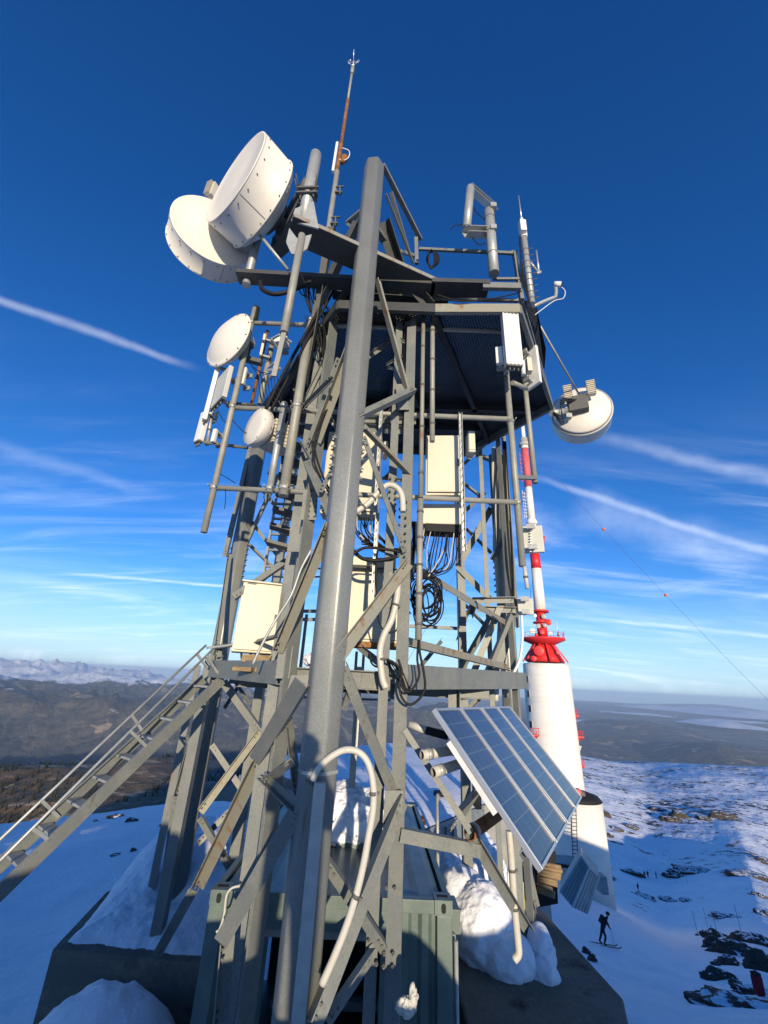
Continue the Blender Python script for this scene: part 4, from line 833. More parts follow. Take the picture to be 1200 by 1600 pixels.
def dish(label, c, az, r, dome, back, name='dish_antenna', flat=False, odu=None):
    c = V(c); d = V((sin(radians(az)), cos(radians(az)), 0)); o = thing(name, label, 'antenna', c-d*back-V((0, 0, r)), G1)
    s = d.cross(V((0, 0, 1)))
    if flat:
        m = MB(); m.lathe(c, -d, [(0, r), (.01, r*1.01), (back*.75, r*1.01), (back*.78, r*.97)], 56, True, False); m.lathe(c, d, [(-.003, r), (.008, r*.98), (.014, r*.5), (.016, .001)], 56).mi(1)
        for k in range(6): a = 2*pi*k/6; q = c+(s*cos(a)+V((0, 0, 1))*sin(a))*r*.95; m.rod(q, q+d*.014, .008, 6)
        m.build('radome', [M['radome'], M['bolt']], o)
        m = MB(); m.lathe(c-d*back*.76, -d, [(0, r*1.0), (.04, r*.8), (.1, r*.4), (.12, .001)], 40); m.build('reflector_back', M['radome'], o)
    else:
        m = MB(); m.lathe(c, d, [(-.02, r*1.0), (0, r*1.0), (.008, r*.93)]+[(.008+dome*(1-(k/10)**2.2), r*.92*k/10) for k in range(10, -1, -1)], 56).mi(1)
        for k in range(12): a = 2*pi*(k+.5)/12; q = c+(s*cos(a)+V((0, 0, 1))*sin(a))*r*.96; m.rod(q, q+d*.016, .010, 6)
        m.build('radome', [M['radome'], M['bolt']], o)
        m = MB(); m.lathe(c-d*.02, -d, [(0, r*.98), (.06, r*.85), (.14, r*.6), (.2, r*.3), (.22, .001)], 48); m.build('reflector_back', M['radome'], o)
    return o, d
d3c = V((-2.32, 4.45, 4.33)); o3, d3 = dish('domed white dish with a curved shadow across it, on the left pole', d3c, 212, .44, .12, .3)
q = d3c-d3*.24; m = MB(); m.box(q, V((xP1+.06, 4.55, q.z+.04)), .07, .08); m.box(q-V((0, 0, .12)), q-V((0, 0, .12))+V((.34, -.02, -.1)), .09, .06); m.rod(q+V((.1, 0, .15)), q+V((.1, 0, -.15)), .035, 10); m.build('mount_bracket', M['bolt'], o3)
m = MB(); m.obox(q+V((.14, -.08, .10)), (1, 0, 0), (0, 1, 0), (0, 0, 1), .05, .05, .04); m.build('radio_unit', M['white'], o3)
d4c = V((-1.91*.88, 5*.88, 3.284*.88)); o4, d4 = dish('small flat fronted white dish with a cream radio box behind, low on the left pipes', d4c, 222, .255, .1, .13, flat=True)
q = d4c-d4*.24; s4 = V((d4.y, -d4.x, 0))
m = MB(); m.obox(q-d4*.10, d4, s4, (0, 0, 1), .15, .15, .17)
for k in range(6): m.obox(q-d4*.10+V((0, 0, -.14+.055*k)), d4, s4, (0, 0, 1), .165, .165, .008)
m.build('radio_unit', M['odu'], o4, .003)
m = MB(); m.rod(q-d4*.02+V((0, 0, -.02)), V((xP4, YT-.12, q.z-.02)), .03, 10); m.build('mount_bracket', M['bolt'], o4)
d5b = V((3.988*.93, 7*.93, 5.397*.93)); d5 = V((sin(radians(24.9)), cos(radians(24.9)), 0)); r5 = .542
o5 = thing('drum_antenna', 'white drum antenna on the right of the tower, seen from behind and below', 'antenna', d5b-V((0, 0, r5)), G1)
m = MB(); m.lathe(d5b, d5, [(0, r5*.985), (.02, r5*1.02), (.05, r5*1.02), (.055, r5), (.34, r5*1.0), (.35, r5*.99)], 64, True, False); m.build('shroud', M['radome'], o5)
m = MB(); m.lathe(d5b+d5*.35, d5, [(0, r5*.99), (.01, r5*.5), (.012, .001)], 48); m.build('radome', M['radome'], o5)
m = MB(); m.lathe(d5b, -d5, [(-.01, r5*.99), (.04, r5*.9), (.10, r5*.6), (.14, r5*.3), (.15, .001)], 56); m.build('reflector_back', M['radome'], o5)
s5 = V((d5.y, -d5.x, 0)); q = d5b-d5*.2+V((0, 0, .12))
m = MB(); m.obox(q-s5*.05-V((0, 0, .12)), d5, s5, (0, 0, 1), .1, .17, .16); m.build('mount_bracket', M['bolt'], o5, .01)
for k, dx in ((0, .20), (1, -.20)):
    m = MB(); qq = q-d5*.08+s5*(-dx)+V((0, 0, .14)); m.obox(qq, d5, s5, (0, 0, 1), .05, .06, .15)
    for j in range(7): m.obox(qq+V((0, 0, -.13+.043*j))-d5*.02, d5, s5, (0, 0, 1), .055, .075, .007)
    m.build('radio_unit', M['odu'], o5)
ar0, ar1 = V((2.95, 6.12, 4.62)), q-s5*.25-V((0, 0, .2)); m = MB(); m.rod(ar0, ar1, .06, 14); m.box(ar1-V((0, 0, .18)), ar1+V((0, 0, .22)), .11, .11); m.build('support_arm', M['galv'], o5)
m = MB(); m.rod(K(844, 510, 5.0), q+V((0, 0, .1)), .018, 8); m.build('stay_rod', M['galv'], o5)
for k in range(4):
    m = MB(); m.tube(curve([ar0+V((.0, 0, .05)), ar0+V((.12, -.1, -.12-.06*k)), ar0.lerp(ar1, .5)+V((0, -.1, .1+.03*k)), q+V((-.1, -.05, -.05)), q+s5*(-.1)+V((0, 0, .1))], 6), .009, 6); m.build('cable', M['black'], o5)

# ------------------------------------------------------------------ masts and small antennas at the top
o = thing('omni_antenna_post', 'thick grey tube post clamped to a tapered bracket at the upper left beam end', 'antenna post', (-1.2, 3.4, 5.0))
a = K(492, 243, 3.42); bz = ZR(-1.22, 3.4, 345); m = MB(); m.rod((-1.2, 3.4, 5.25), (-1.2, 3.4, a.z-.03), .078, 20); m.rod((-1.2, 3.4, a.z-.03), (-1.2, 3.4, a.z+.01), .078, 20, .05); m.build('tube', M['galv'], o)
m = MB(); m.prism([K(461, 326, 3.33), K(490, 314, 3.33), K(498, 357, 3.33), K(455, 345, 3.33)], (0, .02, 0)); m.build('upper_gusset', M['galv'], o)
m = MB(); m.prism([K(452, 356, 3.30), K(464, 372, 3.30), K(487, 366, 3.30), K(480, 388, 3.30), K(466, 398, 3.30), K(455, 396, 3.30), K(447, 378, 3.30)], (0, .02, 0)); m.build('lower_gusset', M['galv'], o)
for dz in (0, .1):
    m = MB(); z = ZR(-1.2, 3.4, 305)-dz; m.rod((-1.2, 3.4, z-.014), (-1.2, 3.4, z+.014), .092, 16); m.box((-1.34, 3.32, z), (-1.06, 3.3, z), .03, .03)
    for k in (-1, 1): m.rod((-1.2+.11*k, 3.42, z), (-1.2+.13*k, 3.18, z+.03), .009, 6)
    m.build('clamp', M['bolt'], o)
o = thing('hanging_pole', 'pale pole hanging below the beam end, carrying a small lattice bracket', 'pole', K(470, 372, 3.28)); a, b = K(472, 368, 3.28), K(440, 520, 3.28)
m = MB(); m.rod(a, (a.x, 3.28, b.z), .043, 14); m.build('tube', M['pipe'], o)
m = MB(); b = V((a.x, 3.28, b.z)); m.box(b, K(428, 588, 3.3), .05, .02); m.build('flat_bar', M['pipe'], o)
for p, q in (((437, 523), (424, 530)), ((424, 530), (434, 545)), ((437, 523), (455, 535)), ((430, 566), (416, 578)), ((416, 578), (432, 578)), ((438, 575), (420, 590))):
    m = MB(); m.box(K(*p, 3.3), K(*q, 3.4), .02, .02); m.build('bracket_bar', M['galv'], o)
# anemometer mast
AX = K(540, 180, 4.6); ax, ay = AX.x, 4.6
o = thing('wind_sensor_mast', 'tall thin mast with a wind sensor at its tip and a rusty middle section', 'mast', (ax, ay, 4.85))
def zz(py): return ZR(ax, ay, py)
m = MB(); m.rod((ax, ay, 4.85), (ax, ay, zz(268)), .045, 12); m.build('lower_tube', M['pipe'], o)
m = MB(); m.rod((ax, ay, zz(268)), (ax, ay, zz(225)), .038, 12); m.rod((ax, ay, zz(225)), (ax, ay, zz(156)), .034, 12); m.build('rusty_tube', M['rust'], o)
m = MB(); m.rod((ax, ay, zz(156)), (ax, ay, zz(116)), .026, 10); m.rod((ax, ay, zz(116)), (ax, ay, zz(106)), .04, 10); m.build('upper_tube', M['pipe'], o)
m = MB(); t0 = V((ax, ay, zz(106))); m.rod(t0, t0+V((0, 0, .12)), .05, 12, .03); m.rod(t0+V((0, 0, .12)), t0+V((0, 0, .30)), .018, 8)
for k in range(3):
    a = 2*pi*k/3+.5; q = t0+V((0, 0, .28)); m.tube(curve([q, q+V((cos(a)*.08, sin(a)*.08, .06)), q+V((cos(a)*.12, sin(a)*.12, .17)), q+V((cos(a)*.10, sin(a)*.10, .21))], 5), .010, 6)
    a += 1; m.tube(curve([t0+V((0, 0, .08)), t0+V((cos(a)*.1, sin(a)*.1, .08)), t0+V((cos(a)*.12, sin(a)*.12, .15))], 4), .008, 6)
m.build('wind_sensor', M['alu'], o)
m = MB(); m.box((ax-.06, ay-.06, zz(275)), (ax-.06, ay-.06, zz(230)), .045, .06, (0, 1, 0)); m.build('junction_strip', M['white'], o, .006)
m = MB(); m.lathe((ax+.07, ay-.03, zz(258)), (.25, 0, 1), [(0, .03), (.18, .07)], 14); m.build('rusty_cone', M['rust'], o)
m = MB(); q = V((ax+.04, ay-.05, zz(236))); m.tube(curve([q, q+V((.14, -.02, -.12)), q+V((.15, -.02, -.32)), q+V((.05, 0, -.40)), q+V((-.02, 0, -.36))], 6), .009, 6); m.build('white_cable', M['white'], o)
for py in (300, 348):
    z = zz(py); m = MB(); m.box((ax+.03, ay-.04, z+.08), (ax+.17, ay-.04, z+.10), .02, .02); m.box((ax+.10, ay-.04, z+.1), (ax+.12, ay-.04, z-.14), .02, .03); m.box((ax+.03, ay-.04, z-.08), (ax+.15, ay-.04, z-.08), .05, .03); m.build('small_bracket', M['bolt'], o)
# square loop mast at the right
o = thing('loop_bracket_mast', 'stout pipe mast holding a square channel loop at the upper right', 'mast', (1.42, 4.1, 5.2))
def q_(px, py, Y=4.1): return K(px, py, Y)
c = q_(768, 380); m = MB(); m.rod((c.x, 4.1, ZR(c.x, 4.1, 428)), (c.x, 4.1, ZR(c.x, 4.1, 330)), .075, 20); m.build('pipe', M['galv'], o)
for y in (342, 364, 398): z = ZR(c.x, 4.1, y); m = MB(); m.rod((c.x, 4.1, z-.008), (c.x, 4.1, z+.008), .079, 20); m.build('band', M['bolt'], o)
m = MB(); m.U(q_(735, 294, 4.0), q_(773, 326, 4.6), .11, .10, .010, (0, 0, 1)); m.build('channel', M['galv'], o)
m = MB(); m.rod(q_(735, 294, 4.0), q_(729, 357, 4.0), .065, 16); m.build('channel', M['galv'], o)
m = MB(); m.U(q_(727, 362, 4.0), q_(768, 363, 4.15), .12, .12, .010, (0, 0, 1)); m.build('channel', M['galv'], o)
for y in (324, 358): m = MB(); m.obox(q_(770, y, 4.05), (1, 0, 0), (0, 1, 0), (0, 0, 1), .045, .05, .045); m.build('clamp', M['galv'], o)
for pts in ([(737, 322), (748, 335), (757, 342)], [(738, 372), (748, 382), (758, 380)], [(731, 350), (712, 352), (704, 358)]):
    m = MB(); m.tube(curve([q_(*p) for p in pts], 5), .008, 6); m.build('cable', M['black'], o)
# whip antenna at the right corner
WX = K(822, 400, 4.12); wx = WX.x; wz = lambda py: ZR(wx, 4.12, py)
o = thing('whip_antenna', 'white whip antenna with clamped steps rising from the right deck corner', 'antenna', (wx, 4.12, wz(480)))
m = MB(); m.rod((wx, 4.12, wz(475)), (wx, 4.12, wz(372)), .045, 14); m.build('tube', M['galv'], o)
m = MB(); m.rod((wx, 4.12, wz(372)), (wx, 4.12, wz(348)), .055, 14); m.obox((wx-.03, 4.06, wz(362)), (1, 0, 0), (0, 1, 0), (0, 0, 1), .045, .05, .12); m.rod((wx, 4.12, wz(348)), (wx, 4.12, wz(341)), .04, 14, .02); m.build('radome', M['white'], o, .005)
m = MB(); m.rod((wx, 4.12, wz(343)), (wx, 4.12, wz(306)), .012, 8, .008); m.build('whip', M['alu'], o)
for k in range(9):
    z = wz(468-k*9.5); m = MB(); m.rod((wx, 4.12, z-.006), (wx, 4.12, z+.006), .049, 14); m.rod((wx+.03, 4.10, z), (wx+.10, 4.08, z+.015), .006, 6); m.build('step_clamp', M['bolt'], o)
for k in range(3): m = MB(); m.tube(curve([(wx-.06-.012*k, 4.1, wz(368+k*6)), (wx-.09, 4.08, wz(400)), (wx-.07-.02*k, 4.1, wz(440)), (wx-.03, 4.1, wz(480))], 6), .009, 6); m.build('cable', M['black'], o)
o = thing('v_antenna', 'small V shaped antenna sticking out from the right corner mast', 'antenna', K(824, 405, 4.15))
m = MB(); m.rod(K(824, 404, 4.14), K(841, 426, 4.2), .018, 8); m.rod(K(838, 428, 4.2), K(845, 425, 4.2), .022, 8); m.build('boom', M['galv'], o)
m = MB(); m.rod(K(842, 425, 4.2), K(838, 392, 4.2), .014, 8); m.build('element', M['alu'], o)
o = thing('surveillance_camera', 'small round camera on a bent grey arm at the right of the deck', 'camera', K(836, 476, 4.3))
m = MB(); m.tube(curve([K(833, 479, 4.3), K(850, 471, 4.3), K(868, 464, 4.3)], 4)+[K(869, 455, 4.3), K(868, 450, 4.3)], .026, 10); m.build('arm', M['galv'], o)
m = MB(); c = K(871, 446, 4.3); m.rod(c+V((-.05, 0, .02)), c+V((.045, -.02, 0)), .040, 16); m.build('housing', M['white'], o); m = MB(); m.rod(c+V((.045, -.02, 0)), c+V((.06, -.024, -.003)), .034, 14); m.build('lens', M['lens'], o)
m = MB(); m.tube(curve([c+V((.05, 0, -.02)), K(883, 455, 4.3), K(880, 466, 4.3), K(866, 470, 4.3), K(845, 485, 4.3), K(836, 492, 4.25)], 6), .006, 6); m.build('white_cable', M['white'], o)

# ------------------------------------------------------------------ panel antennas and boxes on the pipes
def panel(label, c, az, w_, h, t_, grp, mt='white', back=False, tilt=0, name='panel_antenna', ribs=0, pole_=True, caps=True):
    c = V(c); d = V((sin(radians(az)), cos(radians(az)), 0)); s = V((d.y, -d.x, 0)); z = V((0, 0, 1)); o = thing(name, label, 'antenna', c-z*h/2-d*t_, grp)
    m = MB()
    if ribs:
        n_ = ribs*2+1; prof = []
        for k in range(n_): a0 = -w_/2+w_*k/n_; a1 = -w_/2+w_*(k+1)/n_; dd_ = t_/2-(.010 if k % 2 else 0); prof += [(a0, dd_), (a1, dd_)]
        P = [(a, b) for a, b in prof]+[(w_/2, -t_/2), (-w_/2, -t_/2)]; vs = [c-z*h/2+s*a+d*b for a, b in P]; m.prism(vs, z*h)
    else: m.obox(c, s, d, z, w_/2, t_/2, h/2)
    m.build('radome', M[mt], o, .008)
    if caps: m = MB(); m.obox(c-z*(h/2+.012), s, d, z, w_/2*.9, t_/2*.8, .012); [m.rod(c-z*(h/2+.02)+s*k*w_*.25, c-z*(h/2+.07)+s*k*w_*.25, .012, 8) for k in (-1, 0, 1)]; m.build('connector_cap', M['bolt'], o)
    if pole_:
        for k in (-1, 1): m = MB(); m.box(c-d*t_/2+z*h*.38*k, c-d*(t_/2+.10)+z*h*.38*k, .05, .03); m.obox(c-d*(t_/2+.10)+z*h*.38*k, s, d, z, .05, .015, .03); m.build('tilt_bracket', M['galv'], o)
    return o, d, s
G2 = 'panel antennas on the pipe frame'
panel('tall slim white stick antenna at the far left, next to the grey square panel', K(332, 609, 4.65), 250, .10, 1.02, .06, G2)
panel('square light grey flat panel antenna on the left pole', K(347, 606, 4.45), 228, .40, .50, .06, G2, 'panelgrey', name='flat_panel_antenna')
panel('short white panel antenna lowest at the far left', K(316, 667, 4.7), 215, .13, .46, .07, G2)
panel('small white radio stick beside the left pole under the domed dish', K(381, 588, 4.55), 190, .055, .28, .05, G2, caps=False)
panel('slender white radio stick next to the lowest left panel', K(335, 681, 4.7), 200, .055, .2, .05, G2, caps=False)
panel('triangular white panel on the rusty rod behind the domed dish', K(410, 543, 4.9), 250, .16, .42, .04, G2, 'odu')
panel('small white square tipped radio box below the hanging pole', K(440, 535, 4.9), 190, .2, .14, .13, G2, caps=False, name='radio_box')
panel('large ribbed white panel antenna at the right front of the deck', K(799, 530, 4.12), 178, .22, .92, .10, G2, ribs=4)
panel('small white box antenna left of the large ribbed one', K(780, 556, 4.3), 200, .09, .28, .06, G2, caps=False)
o, d, s = panel('open backed white panel antenna to the right of the ribbed one', K(830, 576, 4.75), 60, .28, .68, .05, G2, caps=False)
m = MB(); m.obox(K(826, 572, 4.65), (1, 0, 0), (0, 1, 0), (0, 0, 1), .035, .05, .12); m.build('radio_unit', M['odu'], o, .004)
m = MB(); m.rod(K(817, 565, 4.55), K(818, 586, 4.55), .03, 12); m.build('radio_stick', M['white'], o)
o, d, s = panel('grey flat panel antenna with a dotted rear ridge, low on the right pole', K(831, 843, 4.85), 20, .27, .35, .05, G2, 'panelgrey', name='flat_panel_antenna', caps=False)
m = MB()
for k in range(10): m.obox(K(829, 824+4.2*k, 4.80), (1, 0, 0), (0, 1, 0), (0, 0, 1), .012, .01, .007)
m.build('rivet_strip', M['white'], o)
panel('grey flat panel antenna half hidden behind the right leg near the red platform', K(821, 948, 5.6), 20, .20, .22, .05, G2, 'panelgrey', name='flat_panel_antenna', caps=False)
o = thing('standoff_pipe', 'short horizontal tube between the two right hand antenna poles', 'pipe', K(800, 600, 4.5))
m = MB(); m.rod(K(801, 598, 4.5), K(822, 607, 4.75), .034, 12); m.build('tube', M['pipe'], o); m = MB(); m.rod(K(788, 512, 4.46), K(791, 584, 4.46), .032, 12); m.build('stub_pipe', M['galv'], o); m = MB(); m.box(K(788, 516, 4.45), K(798, 508, 4.3), .03, .04); m.box(K(787, 566, 4.45), K(797, 560, 4.3), .03, .04); m.build('tilt_arm', M['galv'], o)
# left small rods
def rodthing(name, label, cat, a, b, r, mt, grp=None, bands=2):
    a, b = V(a), V(b); o = thing(name, label, cat, b if b.z < a.z else a, grp); m = MB(); m.rod(a, b, r, 12); m.build('tube', M[mt], o)
    for k in range(bands): p = a.lerp(b, (k+1)/(bands+1)); dd_ = (b-a).normalized(); m = MB(); m.rod(p-dd_*.012, p+dd_*.012, r+.006, 12); m.build('band', M['bolt'], o)
    return o
rodthing('rusty_rod', 'rusty brown rod antenna standing between the left pole and the tower', 'rod antenna', K(418, 517, 4.95), K(393, 632, 4.95), .024, 'rust', 'rod antennas at the left')
rodthing('rod_antenna', 'pale rod antenna just right of the rusty one', 'rod antenna', K(425, 537, 5.0), K(406, 632, 5.0), .04, 'pipe', 'rod antennas at the left')
rodthing('rod_antenna', 'small thin pipe carrying the lowest left panel', 'rod antenna', K(333, 634, 4.75), K(324, 692, 4.75), .022, 'galv', 'rod antennas at the left')
rodthing('cross_arm', 'thin dark cross arm holding the lowest left antennas', 'arm', K(318, 691, 4.7), K(388, 700, 4.9), .022, 'steel', 'cross arms at the left')
rodthing('cross_arm', 'thin grey cross arm behind the square grey panel', 'arm', K(352, 629, 4.6), K(400, 633, 4.95), .02, 'steel', 'cross arms at the left')
rodthing('white_tube_antenna', 'slim pale tube under the right antenna pole end', 'antenna', K(819, 884, 4.56), K(824, 920, 4.56), .022, 'cond', bands=1)
rodthing('dark_tipped_pole', 'short dark pole tip above the domed dish', 'pole', K(401, 481, 4.52), K(397, 503, 4.52), .048, 'dark', bands=0)

# ------------------------------------------------------------------ cabinets
def cabinet(label, c, az, w_, h, d_, grp, door=True, base=None, roof=True, mt='cabinet', name='equipment_cabinet'):
    c = V(c); f = V((sin(radians(az)), cos(radians(az)), 0)); s = V((-f.y, f.x, 0)); z = V((0, 0, 1)); o = thing(name, label, 'cabinet', c-z*h/2, grp)
    m = MB(); m.obox(c-f*.01, s, f, z, w_/2, d_/2-.01, h/2); m.build('body', M[mt], o, .012)
    if door: m = MB(); m.obox(c+f*(d_/2+.004), s, f, z, w_/2-.025, .010, h/2-.03); dr = m.build('door', M[mt], o, .006); m = MB(); m.obox(c+f*(d_/2+.02)+s*(w_/2-.07), s, f, z, .012, .012, .05); m.build('handle', M['bolt'], dr)
    if roof: m = MB(); m.obox(c+z*(h/2+.012), s, f, z, w_/2+.02, d_/2+.02, .012); m.build('rain_cover', M[mt], o, .006)
    if base: m = MB(); m.obox(c-z*(h/2+base/2), s, f, z, w_/2*.97, d_/2*.9, base/2); m.build('base_frame', M['rust'], o)
    return o
G3 = 'equipment cabinets on the tower'
c = K(694, 742, 4.78); zt = ZR(c.x, 4.66, 678); zb_ = ZR(c.x, 4.66, 772)
cabinet('tall cream cabinet hung on the pipes right of the centre post', V((c.x, 4.78, (zt+zb_)/2)), 186, .49, zt-zb_, .22, G3, roof=False)
zt2 = ZR(c.x, 4.66, 786); zb2 = ZR(c.x, 4.66, 818)
o = cabinet('low cream junction box directly under the tall right hand cabinet, cables leaving its underside', V((c.x-.03, 4.78, (zt2+zb2)/2)), 186, .53, zt2-zb2, .24, G3, roof=False, door=False)
m = MB(); m.obox(V((c.x-.03, 4.78, zb2-.05)), (1, 0, 0), (0, 1, 0), (0, 0, 1), .22, .10, .05); m.build('gland_plate', M['dark'], o)
c = K(735, 695, 4.9); m = MB(); o = thing('side_box', 'small white box on the right edge of the tall cabinet', 'box', c, 'small boxes beside the cabinets'); m.obox(c, (1, 0, 0), (0, 1, 0), (0, 0, 1), .05, .1, .17); m.build('casing', M['cabinet'], o, .02); m = MB(); m.obox(c+V((0, -.105, 0)), (1, 0, 0), (0, 1, 0), (0, 0, 1), .04, .005, .14); m.build('lid', M['cabinet'], o)
c = K(552, 733, 4.95); zt = ZR(c.x, 4.8, 672); zb_ = ZR(c.x, 4.8, 801)
cabinet('wide cream cabinet behind the front leg, level with the bolted splice', V((c.x, 4.95, (zt+zb_)/2)), 184, .74, zt-zb_, .26, G3, door=True, roof=False)
c = K(602, 704, 4.9); o = thing('side_box', 'small white box sticking out to the right of the cabinet behind the front leg', 'box', c, 'small boxes beside the cabinets'); m = MB(); m.obox(c, (1, 0, 0), (0, 1, 0), (0, 0, 1), .035, .1, .10); m.build('casing', M['cabinet'], o, .02); m = MB(); m.obox(c+V((0, -.105, 0)), (1, 0, 0), (0, 1, 0), (0, 0, 1), .03, .005, .08); m.build('lid', M['cabinet'], o)
c = K(690, 742, 4.72); 
c = K(578, 945, 5.25); zt = ZR(c.x, 5.1, 893); zb_ = ZR(c.x, 5.1, 1003)
cabinet('cream cabinet with rusty base behind the front leg, just above the platform', V((c.x+.02, 5.25, (zt+zb_)/2)), 182, .72, zt-zb_, .30, G3, base=.06, roof=False)
zt3 = ZR(c.x, 5.1, 875); m = MB(); o = thing('cabinet_hood', 'cream hood lying over the top of the lower centre cabinet', 'cover', (c.x, 5.25, zt)); m.obox((c.x-.02, 5.22, (zt+zt3)/2+.035), (1, 0, 0), (0, 1, 0), (0, 0, 1), .32, .20, (zt3-zt)/2-.02); m.build('hood', M['cabinet'], o, .01); m = MB(); m.rod((c.x-.36, 5.02, zt+.03), (c.x+.34, 5.02, zt+.02), .012, 8); m.build('edge_bar', M['bolt'], o)
c = K(413, 965, 5.9); zt = ZR(c.x, 5.7, 912); zb_ = ZR(c.x, 5.7, 1020)
cabinet('cream cabinet with a shaded grey left side, standing on the left part of the platform', V((c.x-.08, 5.9, (zt+zb_)/2)), 162, .56, zt-zb_, .42, G3)
o = thing('timber_block', 'two short timber blocks under the left platform cabinet', 'timber', (c.x, 5.7, zb_-.1)); m = MB(); m.obox(K(405, 1030, 5.6), (1, 0, 0), (0, 1, 0), (0, 0, 1), .18, .15, .045); m.build('block', M['wood'], o, .004); m = MB(); m.obox(K(428, 1031, 5.5), (1, 0, 0), (0, 1, 0), (0, 0, 1), .05, .1, .045); m.build('block', M['wood'], o, .004)
for i, (px, py, Y, w_, h) in enumerate(((510, 527, 5.2, .16, .2), (500, 548, 5.2, .2, .24), (512, 590, 5.4, .14, .2))):
    c = K(px, py, Y); o = thing('splitter_box', ['pale box highest behind the left post under the deck', 'cream box below the pale one behind the left post', 'grey box lowest of three behind the left post'][i], 'box', c, 'splitter boxes behind the left post')
    m = MB(); m.obox(c, (1, 0, 0), (0, 1, 0), (0, 0, 1), w_/2, .08, h/2); m.build('casing', M['cabinet' if i < 2 else 'panelgrey'], o, .008); m = MB(); m.obox(c+V((0, -.085, 0)), (1, 0, 0), (0, 1, 0), (0, 0, 1), w_/2-.02, .005, h/2-.02); m.build('lid', M['cabinet'], o)

# ------------------------------------------------------------------ solar panels
sc = [V((.487, 3.7, -.197)), V((1.758, 5.891, -.237)), V((2.403, 5.5, -1.127)), V((1.132, 3.309, -1.086))]
sol = thing('solar_array', 'tilted row of four blue solar panels bracketed to the right side of the tower', 'solar array', (sc[2]+sc[3])/2)
eu = (sc[1]-sc[0]); W_ = eu.length; eu.normalize(); ev = (sc[0]-sc[3]); H_ = ev.length; ev = (ev-eu*ev.dot(eu)).normalized(); en = eu.cross(ev); en = en if en.z > 0 else -en
for k in range(4):
    w1 = W_/4-.018+(.0 if k % 2 else .0); g = [0, .004, .03, .034][k]-.012; base = sc[3]+eu*(k*(W_/4)+.009+g)
    def pt(u, v, n=0): return base+eu*u*w1+ev*v*H_+en*n
    fr_ = MB(); t_ = .019
    for a, b in (((0, 0), (1, 0)), ((0, 1), (1, 1))): fr_.box(pt(*a)+ev*(t_/2 if a[1] == 0 else -t_/2), pt(*b)+ev*(t_/2 if a[1] == 0 else -t_/2), t_, .04, en)
    for u in (0, 1): fr_.box(pt(u, 0)+eu*(t_/2 if u == 0 else -t_/2)+ev*t_, pt(u, 1)+eu*(t_/2 if u == 0 else -t_/2)-ev*t_, t_, .042, en)
    m = MB(); tt = t_*.9; P4 = [pt(0, 0)+eu*tt+ev*tt+en*.008, pt(1, 0)-eu*tt+ev*tt+en*.008, pt(1, 1)-eu*tt-ev*tt+en*.008, pt(0, 1)+eu*tt-ev*tt+en*.008]
    o = m.add(P4, [(0, 1, 2, 3)]).build('solar_panel', M['pv'], sol, fix=False); uv = o.data.uv_layers.new(name='UVMap')
    for i, c in enumerate([(0, 0), (1, 0), (1, 1), (0, 1)]): uv.data[i].uv = c
    if o.data.polygons[0].normal.dot(en) < 0: o.data.flip_normals()
    fr = fr_.build('frame', M['alu'], o, .002)
    m = MB(); m.add([p-en*.02 for p in P4], [(3, 2, 1, 0)]).build('backsheet', M['white'], o)
for v in (.10, .72): m = MB(); m.U(sc[3]+ev*H_*v-en*.045, sc[3]+ev*H_*v-en*.045+eu*W_, .045, .045, .005, en); m.build('mounting_rail', M['alu'], sol)
m = MB(); m.box(sc[3]+ev*.38-en*.045+eu*.01, sc[0]-ev*.25-en*.045+eu*.01, .03, .04, en); m.build('side_rail', M['white'], sol)
def suptube(a, b, r, mt, cap=True):
    m = MB(); a, b = V(a), V(b); d = (b-a).normalized(); m.lathe(a, d, [(0, r*.8), (0, r), ((b-a).length, r), ((b-a).length, r*.8)], 20, True, False); m.build('support_tube', M[mt], sol)
    m = MB(); m.lathe(a+d*.05, d, [(0, r*1.01), (0, r*1.18), (.05, r*1.18), (.05, r*1.01)], 20); m.build('tube_clamp', M['galv'], sol)
    m = MB(); m.rod(a+d*.03, a+d*.035, r*.8, 20); m.build('tube_plug', M['dark'], sol)
suptube(K(659, 1180, 4.0), K(704, 1173, 4.15), .038, 'cond'); suptube(K(677, 1207, 4.0), K(716, 1194, 4.15), .040, 'cond'); suptube(K(734, 1303, 4.35), K(778, 1272, 4.9), .055, 'rust')
m = MB(); m.rod(K(640, 1132, 4.35), K(666, 1141, 4.3), .034, 14); m.build('support_tube', M['cond'], sol); m = MB(); m.rod(K(666, 1141, 4.3), K(700, 1150, 4.25), .036, 14); m.build('support_tube', M['dark'], sol)
m = MB(); m.U(K(632, 1140, 4.35), K(736, 1300, 4.3), .055, .05, .006, (0, -1, 0)); m.build('support_strut', M['steel'], sol)
m = MB(); m.L(K(736, 1300, 4.35), K(826, 1452, 5.2), .085, .008, (0, -1, .3)); m.build('support_strut', M['steel'], sol)
m = MB(); m.U(K(624, 1303, 4.35), K(748, 1328, 4.5), .09, .10, .008, (0, 0, 1), -1); m.build('support_arm', M['steel'], sol, .002)
m = MB(); m.L(K(715, 1270, 6.2), K(742, 1240, 5.4), .08, .008, (0, -1, 0)); m.build('support_strut', M['steel'], sol)
m = MB(); m.L(K(712, 1075, 6.0), K(712, 1112, 6.0), .14, .01, (0, -1, 0)); m.build('hanger_plate', M['steel'], sol)
m = MB(); m.box(K(806, 1300, 5.5), K(813, 1440, 5.5), .08, .06); m.build('support_post', M['steel'], sol)

